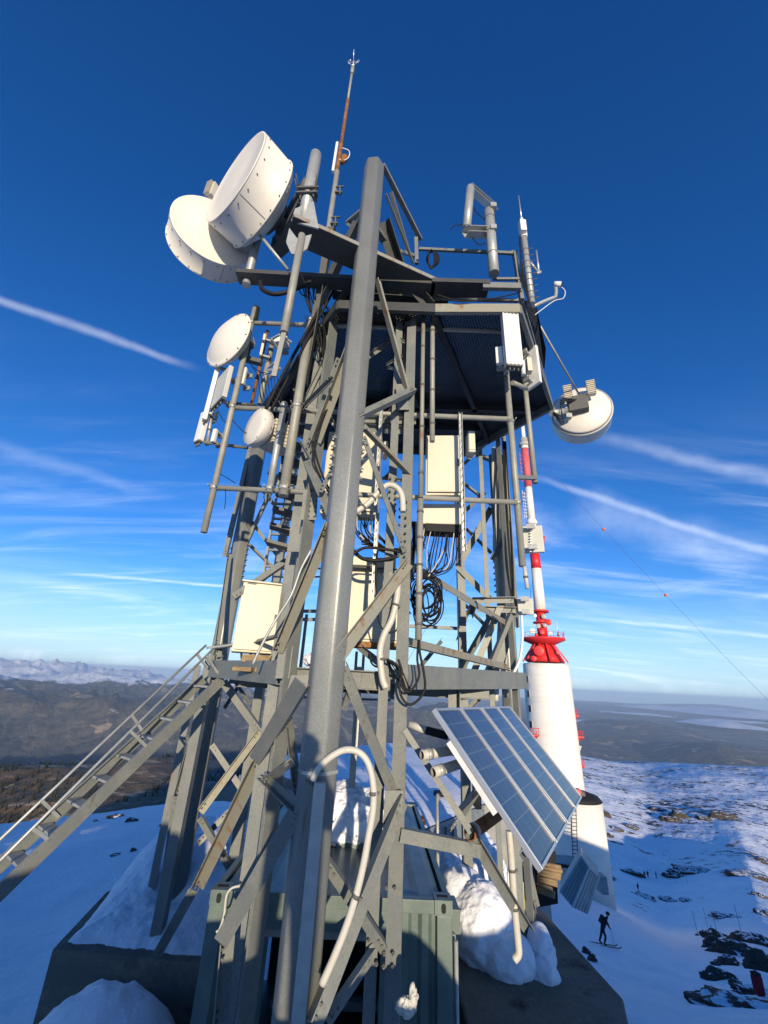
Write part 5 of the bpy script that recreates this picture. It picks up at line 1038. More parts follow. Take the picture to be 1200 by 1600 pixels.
# ------------------------------------------------------------------ cables, hoses, conduits
def cable(name, label, pts, r, mt, cat='cable', grp=None, n=7, seg=8):
    m = MB(); m.tube(curve(pts, n), r, seg); o = m.build(name, M[mt]); return tag(o, label, cat, grp)
k_ = lambda l, Y: [K(x, y, Y) for x, y in l]
o = cable('white_conduit', 'thick white hose arching from the front leg strap down to the container opening', k_([(487, 1224), (496, 1203), (515, 1184), (538, 1172), (560, 1175), (575, 1192), (583, 1225), (583, 1262), (577, 1300), (568, 1350), (556, 1400), (540, 1450), (520, 1500), (503, 1538)], 3.52), .024, 'cond', 'hose', 'white hoses and drain pipes', 7, 14)
cable('white_conduit', 'fat white hose hanging in an S curve from the centre post at platform height', k_([(622, 905), (620, 935), (612, 968), (600, 992), (594, 1015), (595, 1040), (598, 1062), (603, 1075)], 4.3), .033, 'cond', 'hose', 'white hoses and drain pipes', 7, 14)
cable('white_conduit', 'fat white hose bending over into the centre post near the upper cabinet', k_([(556, 800), (575, 787), (592, 768), (606, 758), (620, 762), (628, 775), (630, 800)], 4.05), .032, 'cond', 'hose', 'white hoses and drain pipes', 7, 14)
cable('white_conduit', 'white conduit running wavy down the right tower leg', k_([(771, 700), (771, 745), (775, 800), (773, 850), (777, 900), (781, 960), (779, 1010), (777, 1060), (775, 1095)], 7.62), .04, 'cond', 'hose', 'white hoses and drain pipes', 7, 10)
cable('grey_conduit', 'straight grey conduit beside the wavy white one on the right leg', k_([(777, 700), (781, 800), (785, 900), (789, 1000), (791, 1090)], 7.55), .045, 'pipe', 'hose', 'white hoses and drain pipes', 4, 10)
cable('drain_pipe', 'white drain pipe running down behind the solar panels to the concrete', k_([(795, 1298), (797, 1320), (800, 1360), (804, 1420), (809, 1470), (810, 1490), (803, 1500)], 5.05), .034, 'cond', 'hose', 'white hoses and drain pipes', 6, 12)
cable('drain_pipe', 'thin white cable bowing beside the drain pipe', k_([(798, 1340), (794, 1370), (797, 1395), (803, 1420)], 5.3), .013, 'white', 'hose', 'white hoses and drain pipes')
cable('white_cable', 'white cable curving down beside the right leg near the red platform', k_([(815, 960), (816, 1000), (812, 1030), (802, 1052), (795, 1060)], 6.9), .022, 'white', 'cable', 'single cables')
cable('white_cable', 'pale cable running slantwise down in front of the left post', k_([(487, 858), (470, 890), (455, 930), (430, 970), (408, 1010), (395, 1038)], 4.35), .014, 'galv', 'cable', 'single cables')
cable('white_cable', 'thin white lead hanging below the left container corner', k_([(375, 1384), (362, 1388), (354, 1400), (350, 1430), (343, 1452), (338, 1456)], 4.7), .010, 'cond', 'cable', 'single cables')
cable('black_cable', 'black cable loop hanging in a long drop left of the solar panels', k_([(655, 1000), (656, 1020), (662, 1050), (664, 1075), (655, 1092), (640, 1101), (628, 1090), (624, 1070), (628, 1050), (622, 1030)], 4.2), .012, 'black', 'cable', 'single cables')
cable('black_cable', 'second black cable loop just inside the long drop', k_([(654, 1000), (652, 1030), (655, 1055), (645, 1076), (635, 1081), (627, 1070), (624, 1045), (615, 1035), (604, 1030)], 4.22), .011, 'black', 'cable', 'single cables')
cable('black_cable', 'thick black cable swag under the left end of the upper beam', k_([(407, 440), (410, 452), (425, 459), (442, 458), (470, 448), (486, 440)], 3.9), .03, 'black', 'cable', 'single cables')
cable('black_cable', 'thin black loop right of the hanging pole', k_([(462, 420), (464, 440), (470, 458), (478, 462), (477, 445), (468, 425)], 3.9), .009, 'black', 'cable', 'single cables')
cable('black_cable', 'black cable following the edge of the left post downwards', k_([(556, 540), (540, 580), (520, 625), (503, 655), (492, 690), (496, 720), (512, 760), (530, 782)], 4.2), .013, 'black', 'cable', 'single cables')
cable('black_cable', 'black cable from the left post bending down to the front leg', k_([(489, 690), (489, 712), (497, 740), (513, 768), (524, 785)], 4.15), .010, 'black', 'cable', 'single cables')
cable('black_cable', 'black lead drooping under the upper right beam', k_([(682, 460), (700, 466), (720, 471), (760, 468), (800, 460), (815, 455)], 4.05), .009, 'black', 'cable', 'single cables')
cable('black_cable', 'thick black cable running along the left edge of the deck', k_([(520, 440), (495, 490), (470, 535), (445, 580), (415, 640)], 4.3), .022, 'black', 'cable', 'single cables')
cable('black_cable', 'second black cable close beside the thick one on the left deck edge', k_([(526, 445), (502, 490), (478, 535), (455, 580), (424, 640)], 4.35), .018, 'black', 'cable', 'single cables')
cable('black_cable', 'black cable hanging in front of the lower centre cabinet', k_([(590, 860), (588, 900), (590, 960), (600, 985), (618, 986), (622, 975)], 4.4), .009, 'black', 'cable', 'single cables')
cable('black_cable', 'black cable loop below the lower centre cabinet', k_([(578, 1018), (580, 1035), (590, 1042), (602, 1035), (606, 1018)], 4.5), .010, 'black', 'cable', 'single cables')
cable('black_cable', 'black cable bundle strung between the front leg and centre post', k_([(548, 868), (570, 856), (600, 858), (625, 862)], 4.3), .016, 'black', 'cable', 'single cables')
cable('black_cable', 'thick black cable curving over the hood of the lower cabinet', k_([(552, 860), (565, 872), (585, 876), (608, 873), (622, 868)], 4.4), .022, 'black', 'cable', 'single cables')
def bundle(name, label, starts, ends, sag, Y0, Y1, r, n, seed, jit=6, mids=None, grp='cable bundles'):
    rr = random.Random(seed); o = thing(name, label, 'cable bundle', K(*ends, Y1), grp)
    for i in range(n):
        f = i/(n-1); x0 = starts[0][0]+(starts[1][0]-starts[0][0])*f; y0 = starts[0][1]+(starts[1][1]-starts[0][1])*f
        pts = [(x0, y0)]
        for (mx_, my_, sx) in mids or []: pts.append((mx_+sx*(f-.5)+rr.uniform(-jit, jit), my_+rr.uniform(-jit, jit)))
        pts.append((ends[0]+rr.uniform(-jit, jit), ends[1]+rr.uniform(-jit, jit)))
        P = [K(x, y, Y0+(Y1-Y0)*j/(len(pts)-1)+rr.uniform(-.06, .06)) for j, (x, y) in enumerate(pts)]
        m = MB(); m.tube(curve(P, 6), r*rr.uniform(.7, 1.2), 6); m.build('cable', M['black'] if rr.random() > .08 else M['cond'], o)
    return o
bundle('cable_bundle', 'dense fan of black cables falling from the right junction box to the coil', ((655, 822), (716, 822)), (668, 900), 0, 4.74, 4.55, .0065, 22, 4, 5, [(680, 850, 68), (676, 885, 60)])
bundle('cable_bundle', 'black cables bending down under the wide cabinet behind the front leg', ((550, 805), (588, 812)), (618, 866), 0, 4.8, 4.5, .0085, 11, 8, 5, [(572, 830, 24), (592, 852, 18)])
bundle('cable_bundle', 'tangle of black cables squeezed beside the centre post', ((640, 815), (652, 815)), (644, 905), 0, 4.55, 4.5, .0085, 9, 12, 3, [(646, 850, 14), (644, 880, 10)])
coil = thing('cable_coil', 'big tangled coil of spare black cable hanging beside the riser pipe', 'cable coil', K(668, 980, 4.5), 'cable coils'); rr = random.Random(5)
for i in range(17):
    cx_, cy_ = 667+rr.uniform(-9, 8), 938+rr.uniform(-12, 10); a_, b_ = rr.uniform(9, 24), rr.uniform(20, 42); th_ = rr.uniform(-.5, .5); pts = []
    for k in range(20):
        t = 2*pi*k/20; x = a_*cos(t); y = b_*sin(t); pts.append(K(cx_+x*cos(th_)-y*sin(th_), max(900, cy_+x*sin(th_)+y*cos(th_)), 4.5+.05*sin(2*t+i)+rr.uniform(-.01, .01)+.004*i))
    m = MB(); m.tube(pts, .0075, 6, True); m.build('cable_turn', M['black'], coil)
coil2 = thing('cable_coil', 'small coil of black cable tied to the top rail', 'cable coil', K(674, 405, 4.4), 'cable coils')
for i in range(7):
    pts = [K(674+(5+.8*i)*cos(2*pi*k/16)+i*.4, 405+(15-.6*i)*sin(2*pi*k/16), 4.4+.02*i) for k in range(16)]; m = MB(); m.tube(pts, .012, 6, True); m.build('cable_turn', M['black'], coil2)
bundle('cable_bundle', 'black cables tied along the centre post up to the deck', ((628, 470), (636, 470)), (632, 700), 0, 4.5, 4.5, .008, 4, 31, 2, [(631, 560, 8), (634, 640, 8)])
bundle('cable_bundle', 'black cables bunched along the upper left frame below the beam', ((470, 430), (500, 445)), (505, 560), 0, 4.2, 4.6, .010, 9, 33, 6, [(488, 470, 20), (500, 520, 12)])
bundle('cable_bundle', 'black cables crossing under the deck behind the front leg', ((505, 470), (512, 500)), (560, 500), 0, 4.6, 4.6, .008, 7, 35, 5, [(530, 495, 16)])
bundle('cable_bundle', 'loose black leads strung between the cabinets behind the centre post', ((560, 830), (565, 850)), (660, 850), 0, 4.7, 4.6, .007, 7, 37, 6, [(590, 858, 14), (630, 862, 16)])
bundle('cable_bundle', 'black cables running down the right leg past the bracket', ((786, 690), (790, 690)), (802, 960), 0, 7.2, 7.0, .014, 4, 39, 2, [(792, 780, 8), (797, 870, 8)])
bundle('cable_bundle', 'tangle of thin black leads at the foot of the centre post above the solar panels', ((604, 1028), (612, 1036)), (640, 1080), 0, 4.4, 4.3, .007, 6, 41, 5, [(620, 1050, 14)])
# loose cable tie ends and strapped wires on the left pipes
for i, (a, b) in enumerate((((345, 815-28), (367, 800-45)), )): pass
for i, (pts, lab) in enumerate((([(362, 655), (378, 672), (392, 680)], 'thin black lead hanging between the left pole and the small flat dish'), ([(340, 640), (352, 660), (362, 650), (352, 625)], 'thin black wire loop below the square grey panel'), ([(352, 762), (351, 795)], 'loose cable tie end pointing down from the lowest left tube'), ([(412, 775), (413, 793)], 'short cable tie end below the small galvanised pole'), ([(343, 740), (368, 755)], 'cable tie end sticking out beside the left pole'))):
    cable('thin_wire', lab, k_(pts if len(pts) > 2 else [pts[0], ((pts[0][0]+pts[1][0])/2+1, (pts[0][1]+pts[1][1])/2), pts[1]], 4.5), .005, 'black', 'wire', 'thin wires on the left pipes', 5, 6)
for i in range(7):
    x = 398+5*i; cable('thin_wire', ['thin wire %s behind the domed dish' % s for s in ('nearest the pole', 'second from the pole', 'third from the pole', 'fourth from the pole', 'fifth from the pole', 'sixth from the pole', 'farthest from the pole')][i], k_([(x-6, 570+4*i), (x+4, 585), (x+8, 612), (x+14, 632)], 4.85), .006, 'black', 'wire', 'thin wires on the left pipes', 5, 6)
# rag on the container
o = blob('torn_wrapping', [(K(635, 1572, 3.9), (.07, .05, .05)), (K(645, 1560, 3.9), (.03, .03, .08))], 'cond', 6, 4, .05, 9, None, None, .02); tag(o, 'scrap of torn pale plastic wrapping on the bracket near the bottom edge', 'wrapping')
o = thing('yellow_board', 'faded yellow board leaning behind the white drain pipe', 'board', K(815, 1440, 5.8)); m = MB(); m.prism(k_([(808, 1390), (818, 1378), (820, 1420), (812, 1440), (808, 1425)], 5.8), (0, .02, 0)); m.build('sheet', M['yellow'], o); m = MB(); m.rod(K(811, 1395, 5.79), K(811, 1395, 5.77), .012, 6); m.build('screw', M['bolt'], o)


# straps and couplings on the white hoses
def strap_at(px, py, Y, r, dirpx, label_i):
    a, b = K(px, py, Y), K(px+dirpx[0], py+dirpx[1], Y); d = (b-a).normalized(); m = MB(); m.rod(a-d*.012, a+d*.012, r, 14); m.box(a+d.cross(V((0, 1, 0)))*r, a+d.cross(V((0, 1, 0)))*(r+.02), .02, .02)
    o = m.build('hose_strap', M['bolt']); return tag(o, label_i, 'strap', 'steel straps on the white hoses')
for a in ((487, 1222, 3.52, .028, (6, -14), 'steel strap at the upper left end of the arching hose'), (583, 1240, 3.52, .027, (0, 10), 'steel strap on the descending right side of the arching hose'), (556, 1400, 3.52, .027, (-5, 12), 'steel strap low on the arching hose'),
          (618, 945, 4.3, .036, (-3, 10), 'upper strap on the S shaped hanging hose'), (596, 1030, 4.3, .036, (0, 10), 'lower strap on the S shaped hanging hose'), (583, 778, 4.05, .035, (9, -9), 'left strap on the hose bending into the centre post'), (568, 792, 4.05, .035, (9, -8), 'strap near the lower end of the bent hose'), (800, 1360, 5.05, .037, (1, 10), 'upper strap on the white drain pipe'), (804, 1420, 5.05, .037, (1, 10), 'lower strap on the white drain pipe')): strap_at(*a)
# ------------------------------------------------------------------ the white broadcasting tower
TX, TY = .390*88, 88.0; tb0 = gz(TX, TY)-2
tw = thing('broadcast_tower', 'tall white round concrete tower with red upper platform and red and white mast', 'tower', (TX, TY, tb0))
tz = lambda py: ZR(TX, TY, py)
zt = tz(1038); m = MB()
prof = [(0, 4.75), ((zt-tb0)*.35, 4.65), ((zt-tb0)*.7, 4.5), ((zt-tb0)*.97, 4.4), (zt-tb0, 4.35)]
m.lathe((TX, TY, tb0), (0, 0, 1), prof, 72); m.build('shaft', M['tower'], tw)
tdir = V((-TX, -TY, 0)).normalized(); tside = V((-tdir.y, tdir.x, 0))
for py in (1061, 1084, 1107, 1132):
    z = tz(py); rr_ = 4.4+(zt-z)*.012; a = radians(-50); n_ = tdir*cos(a)+tside*sin(a)
    # the window strip sits on the left flank
    n_ = tdir*.66+V((-tside.x, -tside.y, 0))*(.75 if tside.x > 0 else -.75); n_.normalize(); 
    ry = K({1061: 824.5, 1084: 826, 1107: 828.5, 1132: 830}[py], py, TY); qd = V((ry.x, ry.y, 0)).normalized(); oc = V((TX, TY, 0)); bq = qd.dot(oc); tq = bq-sqrt(max(.01, bq*bq-oc.length_squared+rr_**2)); hit = qd*tq; n_ = (hit-oc).normalized(); sx = V((-n_.y, n_.x, 0))
    z = ZR(hit.x, hit.y, py); c = V((TX, TY, z))+n_*(rr_*.99)
    m = MB(); m.obox(c, sx, n_, (0, 0, 1), .42, .14, .62).mi(1); m.obox(c+n_*.13, sx, n_, (0, 0, 1), .34, .03, .54); m.build('window', [M['galv'], M['glassdark']], tw)
zc0 = tz(1035); zc1 = tz(1005)
for k in range(10):
    a = 2*pi*k/10+.2; u = V((cos(a), sin(a), 0)); v = V((-sin(a), cos(a), 0)); m = MB(); c0 = V((TX, TY, zc0)); c1 = V((TX, TY, zc1))
    m.prism([c0+u*4.2-v*.25, c0+u*4.2+v*.25, c1+u*1.7+v*.18, c1+u*1.7-v*.18], u*.2+V((0, 0, .15))); m.build('platform_fin', M['red'], tw)
m = MB(); m.lathe((TX, TY, zc0), (0, 0, 1), [(0, 3.6), (1.2, 2.9), (zc1-zc0, 1.5)], 40); m.build('cone', M['red'], tw)
def tdish(px, py, r, mt, off=3.0, az=None, t_=.5):
    c0 = K(px, py, TY-off); d = V((-c0.x, -c0.y, 0)).normalized(); m = MB(); m.lathe(c0, d, [(-t_, r*.5), (-.1, r), (0, r), (.02, r*.92), (.1, r*.5), (.12, .001)], 28); m.build('tower_dish', M[mt], tw); return c0
tdish(842, 1017, .98, 'red', 3.4); tdish(834, 1029, .55, 'red', 3.9); tdish(872, 1019, .42, 'redfade', 3.2)
zp = tz(998); m = MB(); m.lathe((TX, TY, zp-1.2), (0, 0, 1), [(0, 2.2), (.9, 4.3), (1.25, 4.3), (1.26, 4.1)], 48); m.build('platform_disc', M['red'], tw)
for k in range(22):
    a = 2*pi*k/22; m = MB(); p = V((TX+4.15*cos(a), TY+4.15*sin(a), zp)); m.rod(p, p+V((0, 0, 1.0)), .035, 5); m.build('railing_post', M['red'], tw)
m = MB(); m.tube([(TX+4.15*cos(2*pi*k/40), TY+4.15*sin(2*pi*k/40), zp+1.0) for k in range(40)], .04, 5, True); m.build('railing', M['red'], tw)
zm = tz(954); m = MB(); m.rod((TX, TY, zp), (TX, TY, zm), 1.0, 20); m.build('equipment_core', M['red'], tw)
m = MB(); m.lathe((TX, TY, zm-.4), (0, 0, 1), [(0, 1.7), (.4, 1.7), (.5, 1.1)], 28); m.build('core_lid', M['red'], tw)
m = MB(); m.rod((TX, TY, tz(974)), (TX, TY, tz(972)), 1.7, 24); m.build('core_ring', M['red'], tw)
for px, py, r, mt in ((836, 962, .36, 'tower'), (849.5, 963, .50, 'hut'), (857, 972, .64, 'red'), (841, 978, .46, 'hut'), (851, 977, .42, 'hut'), (832, 986, .55, 'tower'), (847, 988, .45, 'redfade'), (860, 989, .38, 'tower'), (838, 992, .35, 'red')): tdish(px, py, r, mt, 1.6, t_=.6)
m = MB(); m.rod(K(871.5, 990, TY), K(870, 972, TY), .06, 6); m.build('whip', M['tower'], tw); m = MB(); m.rod(K(881, 996, TY), K(880, 986, TY), .07, 6); m.build('whip', M['red'], tw); m = MB(); m.rod(K(872, 994, TY), K(872, 985, TY), .22, 8, .05); m.build('whip_base', M['bolt'], tw)
bands = [(955, 889, 'tower', 1.18, 1.06), (889, 866, 'red', 1.06, 1.03), (866, 815, 'tower', 1.0, .92), (815, 762, 'tower', .86, .80), (762, 702, 'redfade', .86, .84), (702, 696, 'tower', .9, .9), (690, 664, 'tower', .52, .46), (664, 640, 'red', .5, .45), (640, 600, 'tower', .45, .4)]
for a, b, mt, r1, r2 in bands:
    m = MB(); m.rod((TX, TY, tz(a)), (TX, TY, tz(b)), r1, 24, r2); m.build('mast_section', M[mt], tw)
m = MB(); m.lathe((TX, TY, tz(698)), (0, 0, 1), [(0, .9), (.2, 1.35), (.8, 1.35), (.9, .95), (2.4, .85), (2.6, .5)], 24); m.build('mast_collar', M['hut'], tw)
m = MB(); m.lathe((TX, TY, tz(820)), (0, 0, 1), [(0, 1.1), (.5, 1.25), (.9, 1.1), (1.4, .9)], 24); m.build('mast_collar', M['tower'], tw)
for k in range(8):
    z = tz(808-k*5); p = V((TX, TY, z)); m = MB(); s_ = V((-1, -.35, 0)).normalized(); m.rod(p+s_*.8, p+s_*1.9, .05, 5); m.rod(p+s_*1.9-V((0, 0, .7)), p+s_*1.9+V((0, 0, .7)), .07, 5); m.rod(p+s_*1.35-V((0, 0, .5)), p+s_*1.35+V((0, 0, .5)), .06, 5); m.build('side_dipole', M['tower'], tw)
for k in range(7):
    z = tz(752-k*6.5); p = V((TX, TY, z)); m = MB(); s_ = V((-1, -.35, 0)).normalized(); m.rod(p+s_*.8, p+s_*1.7, .06, 5); m.rod(p+s_*1.7-V((0, 0, .6)), p+s_*1.7+V((0, 0, .6)), .07, 5); m.build('side_dipole', M['redfade'], tw)
m = MB(); m.rod(K(849, 850, TY-1), K(850, 838, TY-1), .22, 8); m.build('warning_light', M['red'], tw)
m = MB(); s0 = K(829, 922, TY-1.5); m.rod(s0, K(829, 946, TY-1.5), .05, 5); m.build('whip', M['bolt'], tw)
# red side balconies
def balcony(px, py, w_, h, nm='balcony', Y=TY-.5):
    c = K(px, py, Y); m = MB(); m.obox(c, (1, 0, 0), (0, 1, 0), (0, 0, 1), w_/2, .8, .12); b = m.build(nm, M['red'], tw)
    for k in range(4): m = MB(); p = c+V((-w_/2+.1+k*(w_-.2)/3, -.75, 0)); m.rod(p, p+V((0, 0, h)), .05, 5); m.build('balcony_post', M['red'], b)
    m = MB(); m.rod(c+V((-w_/2, -.75, h)), c+V((w_/2, -.75, h)), .06, 5); m.rod(c+V((-w_/2, -.75, h*.5)), c+V((w_/2, -.75, h*.5)), .05, 5); m.build('balcony_rail', M['red'], b)
    m = MB(); m.prism([c+V((-w_/2, -.6, -.1)), c+V((w_/2, -.6, -.1)), c+V((-w_*.1, .5, -1.2))], (0, .15, 0)); m.build('balcony_knee', M['red'], b)
balcony(834, 1148, 1.6, 1.1, Y=TY-4.6); balcony(897, 1118, 1.1, 1.0); balcony(903, 1151, 1.6, 1.0); balcony(906, 1196, 1.2, 1.0)
m = MB(); m.rod(K(899, 1118, TY-.3), K(907, 1196, TY-.3), .06, 6); m.rod(K(895, 1120, TY-.3), K(902, 1196, TY-.3), .05, 6); m.build('side_ladder', M['redfade'], tw)
m = MB(); m.prism([K(898, 1163, TY-1), K(909, 1166, TY-1), K(903, 1184, TY-1), K(898, 1180, TY-1)], (0, .4, 0)); m.build('side_hood', M['hut'], tw)
m = MB(); m.prism([K(904, 1203, TY-2), K(909, 1208, TY-2), K(905, 1228, TY-2), K(902, 1222, TY-2)], (0, 1.2, 0)); m.build('side_hood', M['wall'], tw)
# annex: smaller white drum in front of the tower foot, with a dark top
AXc = K(905, 1300, 66); axz = K(905, 1248, 66).z; o = thing('annex_drum', 'white round annex with a dark cap at the foot of the broadcasting tower', 'building', (AXc.x, 66, axz-11))
m = MB(); m.lathe((AXc.x, 66, axz-11), (0, 0, 1), [(0, 3.3), (11, 3.25)], 48); m.build('wall', M['tower'], o)
m = MB(); m.lathe((AXc.x, 66, axz), (0, 0, 1), [(0, 3.3), (.5, 2.9), (.9, 1.5), (1.0, .01)], 36); m.build('roof', M['dark'], o)
for dx in (-.3, .3): m = MB(); p = K(899, 1340, 62.3); q = K(896, 1262, 62.3); m.rod(p+V((dx, 0, 0)), q+V((dx, 0, 0)), .05, 5); m.build('ladder_rail', M['bolt'], o)
for k in range(14): m = MB(); f = k/13; p = K(899, 1340, 62.3).lerp(K(896, 1262, 62.3), f); m.rod(p+V((-.38, 0, 0)), p+V((.38, 0, 0)), .05, 5); m.build('ladder_rung', M['bolt'], o)
for px, py, r in ((903, 1238, .5), (910, 1241, .4), (897, 1236, .45)):
    m = MB(); c = K(px, py, 64); m.lathe(c, V((-.3, -1, .1)), [(-.3, r*.5), (0, r), (.1, r*.6), (.12, .01)], 20); m.build('small_dish', M['redfade' if px == 903 else 'bolt'], o)
# ------------------------------------------------------------------ guy wires with warning balls
g0 = V((TX, TY, tz(690)))
def guy(name, label, a, b, r=.03):
    o = thing(name, label, 'guy wire', b, 'guy wires of the mast'); m = MB(); m.tube(arc(a, b, 1.2, 24), r, 5); m.build('wire', M['bolt'], o); return o
def onwire(px, py, a, b):
    best = min(((K(px, py, a.y+(b.y-a.y)*t)-(a+(b-a)*t)).length, t) for t in [i/400 for i in range(401)]); return a+(b-a)*best[1]+V((0, 0, -1.2*4*best[1]*(1-best[1])))
e1_ = K(1228, 1122, 96); guy('guy_wire', 'thin guy wire running down to the right from the mast, carrying two warning balls', g0, e1_)
e2_ = K(500, 1275, 60); g2 = guy('guy_wire', 'thin guy wire running down to the left behind the lattice tower', g0, e2_, .03)
for (px, py), (a, b), lb in (((940, 822), (g0, e1_), 'orange warning ball higher on the right guy wire'), ((1035, 924), (g0, e1_), 'orange warning ball lower on the right guy wire'), ((702, 912), (g0, e2_), 'small orange warning ball on the left guy wire, seen through the frame')):
    c = onwire(px, py, a, b); bm = bmesh.new(); bmesh.ops.create_uvsphere(bm, u_segments=20, v_segments=12, radius=.34); me = bpy.data.meshes.new('warning_ball'); bm.to_mesh(me); bm.free(); me.polygons.foreach_set('use_smooth', [True]*len(me.polygons)); me.materials.append(M['orange'])
    o = bpy.data.objects.new('warning_ball', me); o.location = c; S.collection.objects.link(o); tag(o, lb, 'warning ball', 'warning balls on the guy wires')
# ------------------------------------------------------------------ shed with snow roof behind the container
Ys = 15.0; r0 = K(636, 1292, 14.2); r1 = K(672, 1302, 12.2); 
sh = thing('louvred_shed', 'low blue grey sheet metal building with a snowy flat roof and louvred side wall', 'building', (2.2, 15, -9))
SHL = 7.6
ea = K(665, 1297, 11.0); zt_ = ea.z; ea2 = KZ(790, 1243, zt_); eb = KZ(636, 1281, zt_+.25); ec = KZ(742, 1236, zt_+.3)
A0 = V((ea.x, ea.y, zt_)); A1 = V((ea2.x, ea2.y, zt_)); ddr = (A1-A0).normalized(); A1 = A0+ddr*SHL; nrm = V((-ddr.y, ddr.x, 0)); B0 = A0+nrm*7; B1 = A1+nrm*7
m = MB(); m.prism([A0, A1, B1, B0], (0, 0, -4)); m.build('wall', M['wall'], sh)
m = MB(); n_ = 36
for k in range(n_): p = A0+ddr*(3.2+(SHL-3.4)*k/n_)-nrm*.03; m.obox(p-V((0, 0, 1.35)), ddr, nrm, (0, 0, 1), .035, .05, 1.15)
m.build('louvre_panel', M['hut'], sh)
m = MB(); m.obox(A0+ddr*(SHL/2+1.5)-nrm*.04-V((0, 0, .12)), ddr, nrm, (0, 0, 1), SHL/2-1.5, .09, .10); m.build('eaves_rail', M['hut'], sh)
m = MB()
for k in range(9): p = A0+ddr*(.2+.33*k)-nrm*.03; m.obox(p-V((0, 0, 2)), ddr, nrm, (0, 0, 1), .02, .03, 1.9)
m.build('seam_cladding', M['wall'], sh)
me = MB(); nx, ny = 40, 18; vs = []
for i in range(nx+1):
    for j in range(ny+1):
        p = A0.lerp(A1, i/nx).lerp(B0.lerp(B1, i/nx), j/ny); e = min(i, nx-i, j, ny-j); h = .16*min(1, e/1.5)+.05*float(fbm(np.array([i/5.]), np.array([j/4.]), 3)[0])*(e > 0); vs.append(p+V((0, 0, .03+h+.35*j/ny)))
me.add(vs, [(i*(ny+1)+j, (i+1)*(ny+1)+j, (i+1)*(ny+1)+j+1, i*(ny+1)+j+1) for i in range(nx) for j in range(ny)], True); me.build('roof_snow', M['snow'], sh)
for px, py in ((688, 1266), (745, 1242)): m = MB(); c = K(px, py, 13); m.rod(c-V((0, 0, .3)), c+V((0, 0, .35)), .12, 12); m.rod(c+V((0, 0, .35)), c+V((0, 0, .42)), .18, 12); m.build('roof_vent', M['dark'], sh)
o = thing('chimney_box', 'brownish box chimney with open top beside the centre post, on the shed edge', 'chimney', K(650, 1300, 9.8)); m = MB(); m.obox(K(651, 1292, 9.8), (1, 0, 0), (0, 1, 0), (0, 0, 1), .14, .14, .16); m.build('box', M['rust'], o, .01); m = MB(); m.obox(K(651, 1282, 9.8), (1, 0, 0), (0, 1, 0), (0, 0, 1), .16, .16, .03); m.build('cap', M['dark'], o)
# grey angular hood hut and timber stack beyond the slab
o = thing('grey_hut', 'grey sheet metal hut with a slanted front, leaning on the snow slope below the tower', 'hut', K(905, 1420, 24))
hA, hB, hC, hD, hE, hF = K(908, 1338, 24.6), K(875, 1394, 23.8), K(894, 1417, 23.2), K(920, 1356, 24.0), K(917, 1428, 23.6), K(936, 1370, 24.4); bk = V((.7, 1.6, -.1))
m = MB(); m.add([hA, hB, hC, hD, hE, hF, hA+bk, hB+bk, hE+bk, hF+bk], [(0, 1, 2, 3), (3, 2, 4, 5), (0, 3, 5, 9, 6), (1, 0, 6, 7), (5, 4, 8, 9), (1, 7, 8, 4, 2), (6, 9, 8, 7)]); m.build('shell', M['hut'], o)
m = MB(); m.box(hA, hB, .06, .06); m.box(hD, hC, .05, .05); m.box(hF, hE, .06, .06); m.box(hA, hD, .05, .05); m.box(hD, hF, .05, .05); m.build('corner_trim', M['alu'], o)
for k in range(1, 5):
    m = MB(); m.box(hA.lerp(hD, k/5)-V((0, .02, 0)), hB.lerp(hC, k/5)-V((0, .02, 0)), .025, .03); m.build('seam', M['wall'], o)
    m = MB(); m.box(hD.lerp(hF, k/5)-V((0, .02, 0)), hC.lerp(hE, k/5)-V((0, .02, 0)), .025, .03); m.build('seam', M['wall'], o)
m = MB(); m.obox(K(940, 1380, 26), (1, 0, 0), (0, 1, 0), (0, 0, 1), .16, .3, .35); m.build('side_box', M['wall'], o)
o = thing('timber_stack', 'stack of pale timber poles poking out from under the tower foot', 'timber', K(862, 1400, 13.5)); rr = random.Random(9)
for k in range(9):
    y = 1350+k*5.6; a = K(840, y-2+rr.uniform(-1, 1), 14.3); b = K(880-rr.uniform(0, 10)-k*1.4, y+6+rr.uniform(-1, 1), 13.9); m = MB(); m.rod(a, b, .045, 10); m.build('pole', M['wood'], o)
m = MB(); m.prism([K(838, 1330, 15.2), K(868, 1330, 15.2), K(872, 1412, 14.6), K(842, 1418, 14.6)], (.2, .8, -.3)); m.build('dark_backing', M['dark'], o)
o = thing('base_plinth', 'pale low plinth beside the timber stack at the foot of the annex', 'plinth', K(880, 1360, 30)); m = MB(); m.prism([K(868, 1335, 30), K(905, 1338, 30), K(902, 1356, 29), K(866, 1352, 29)], (.5, 2, -1.2)); m.build('block', M['hut'], o); m = MB(); m.prism([K(868, 1350, 28.9), K(902, 1355, 28.9), K(902, 1359, 28.8), K(868, 1354, 28.8)], (0, .2, 0)); m.build('dark_edge', M['dark'], o)
for i, (px, py, Y, r) in enumerate(((918, 1487, 9.5, .14), (923, 1497, 9.2, .15), (930, 1508, 8.9, .13))):
    pass
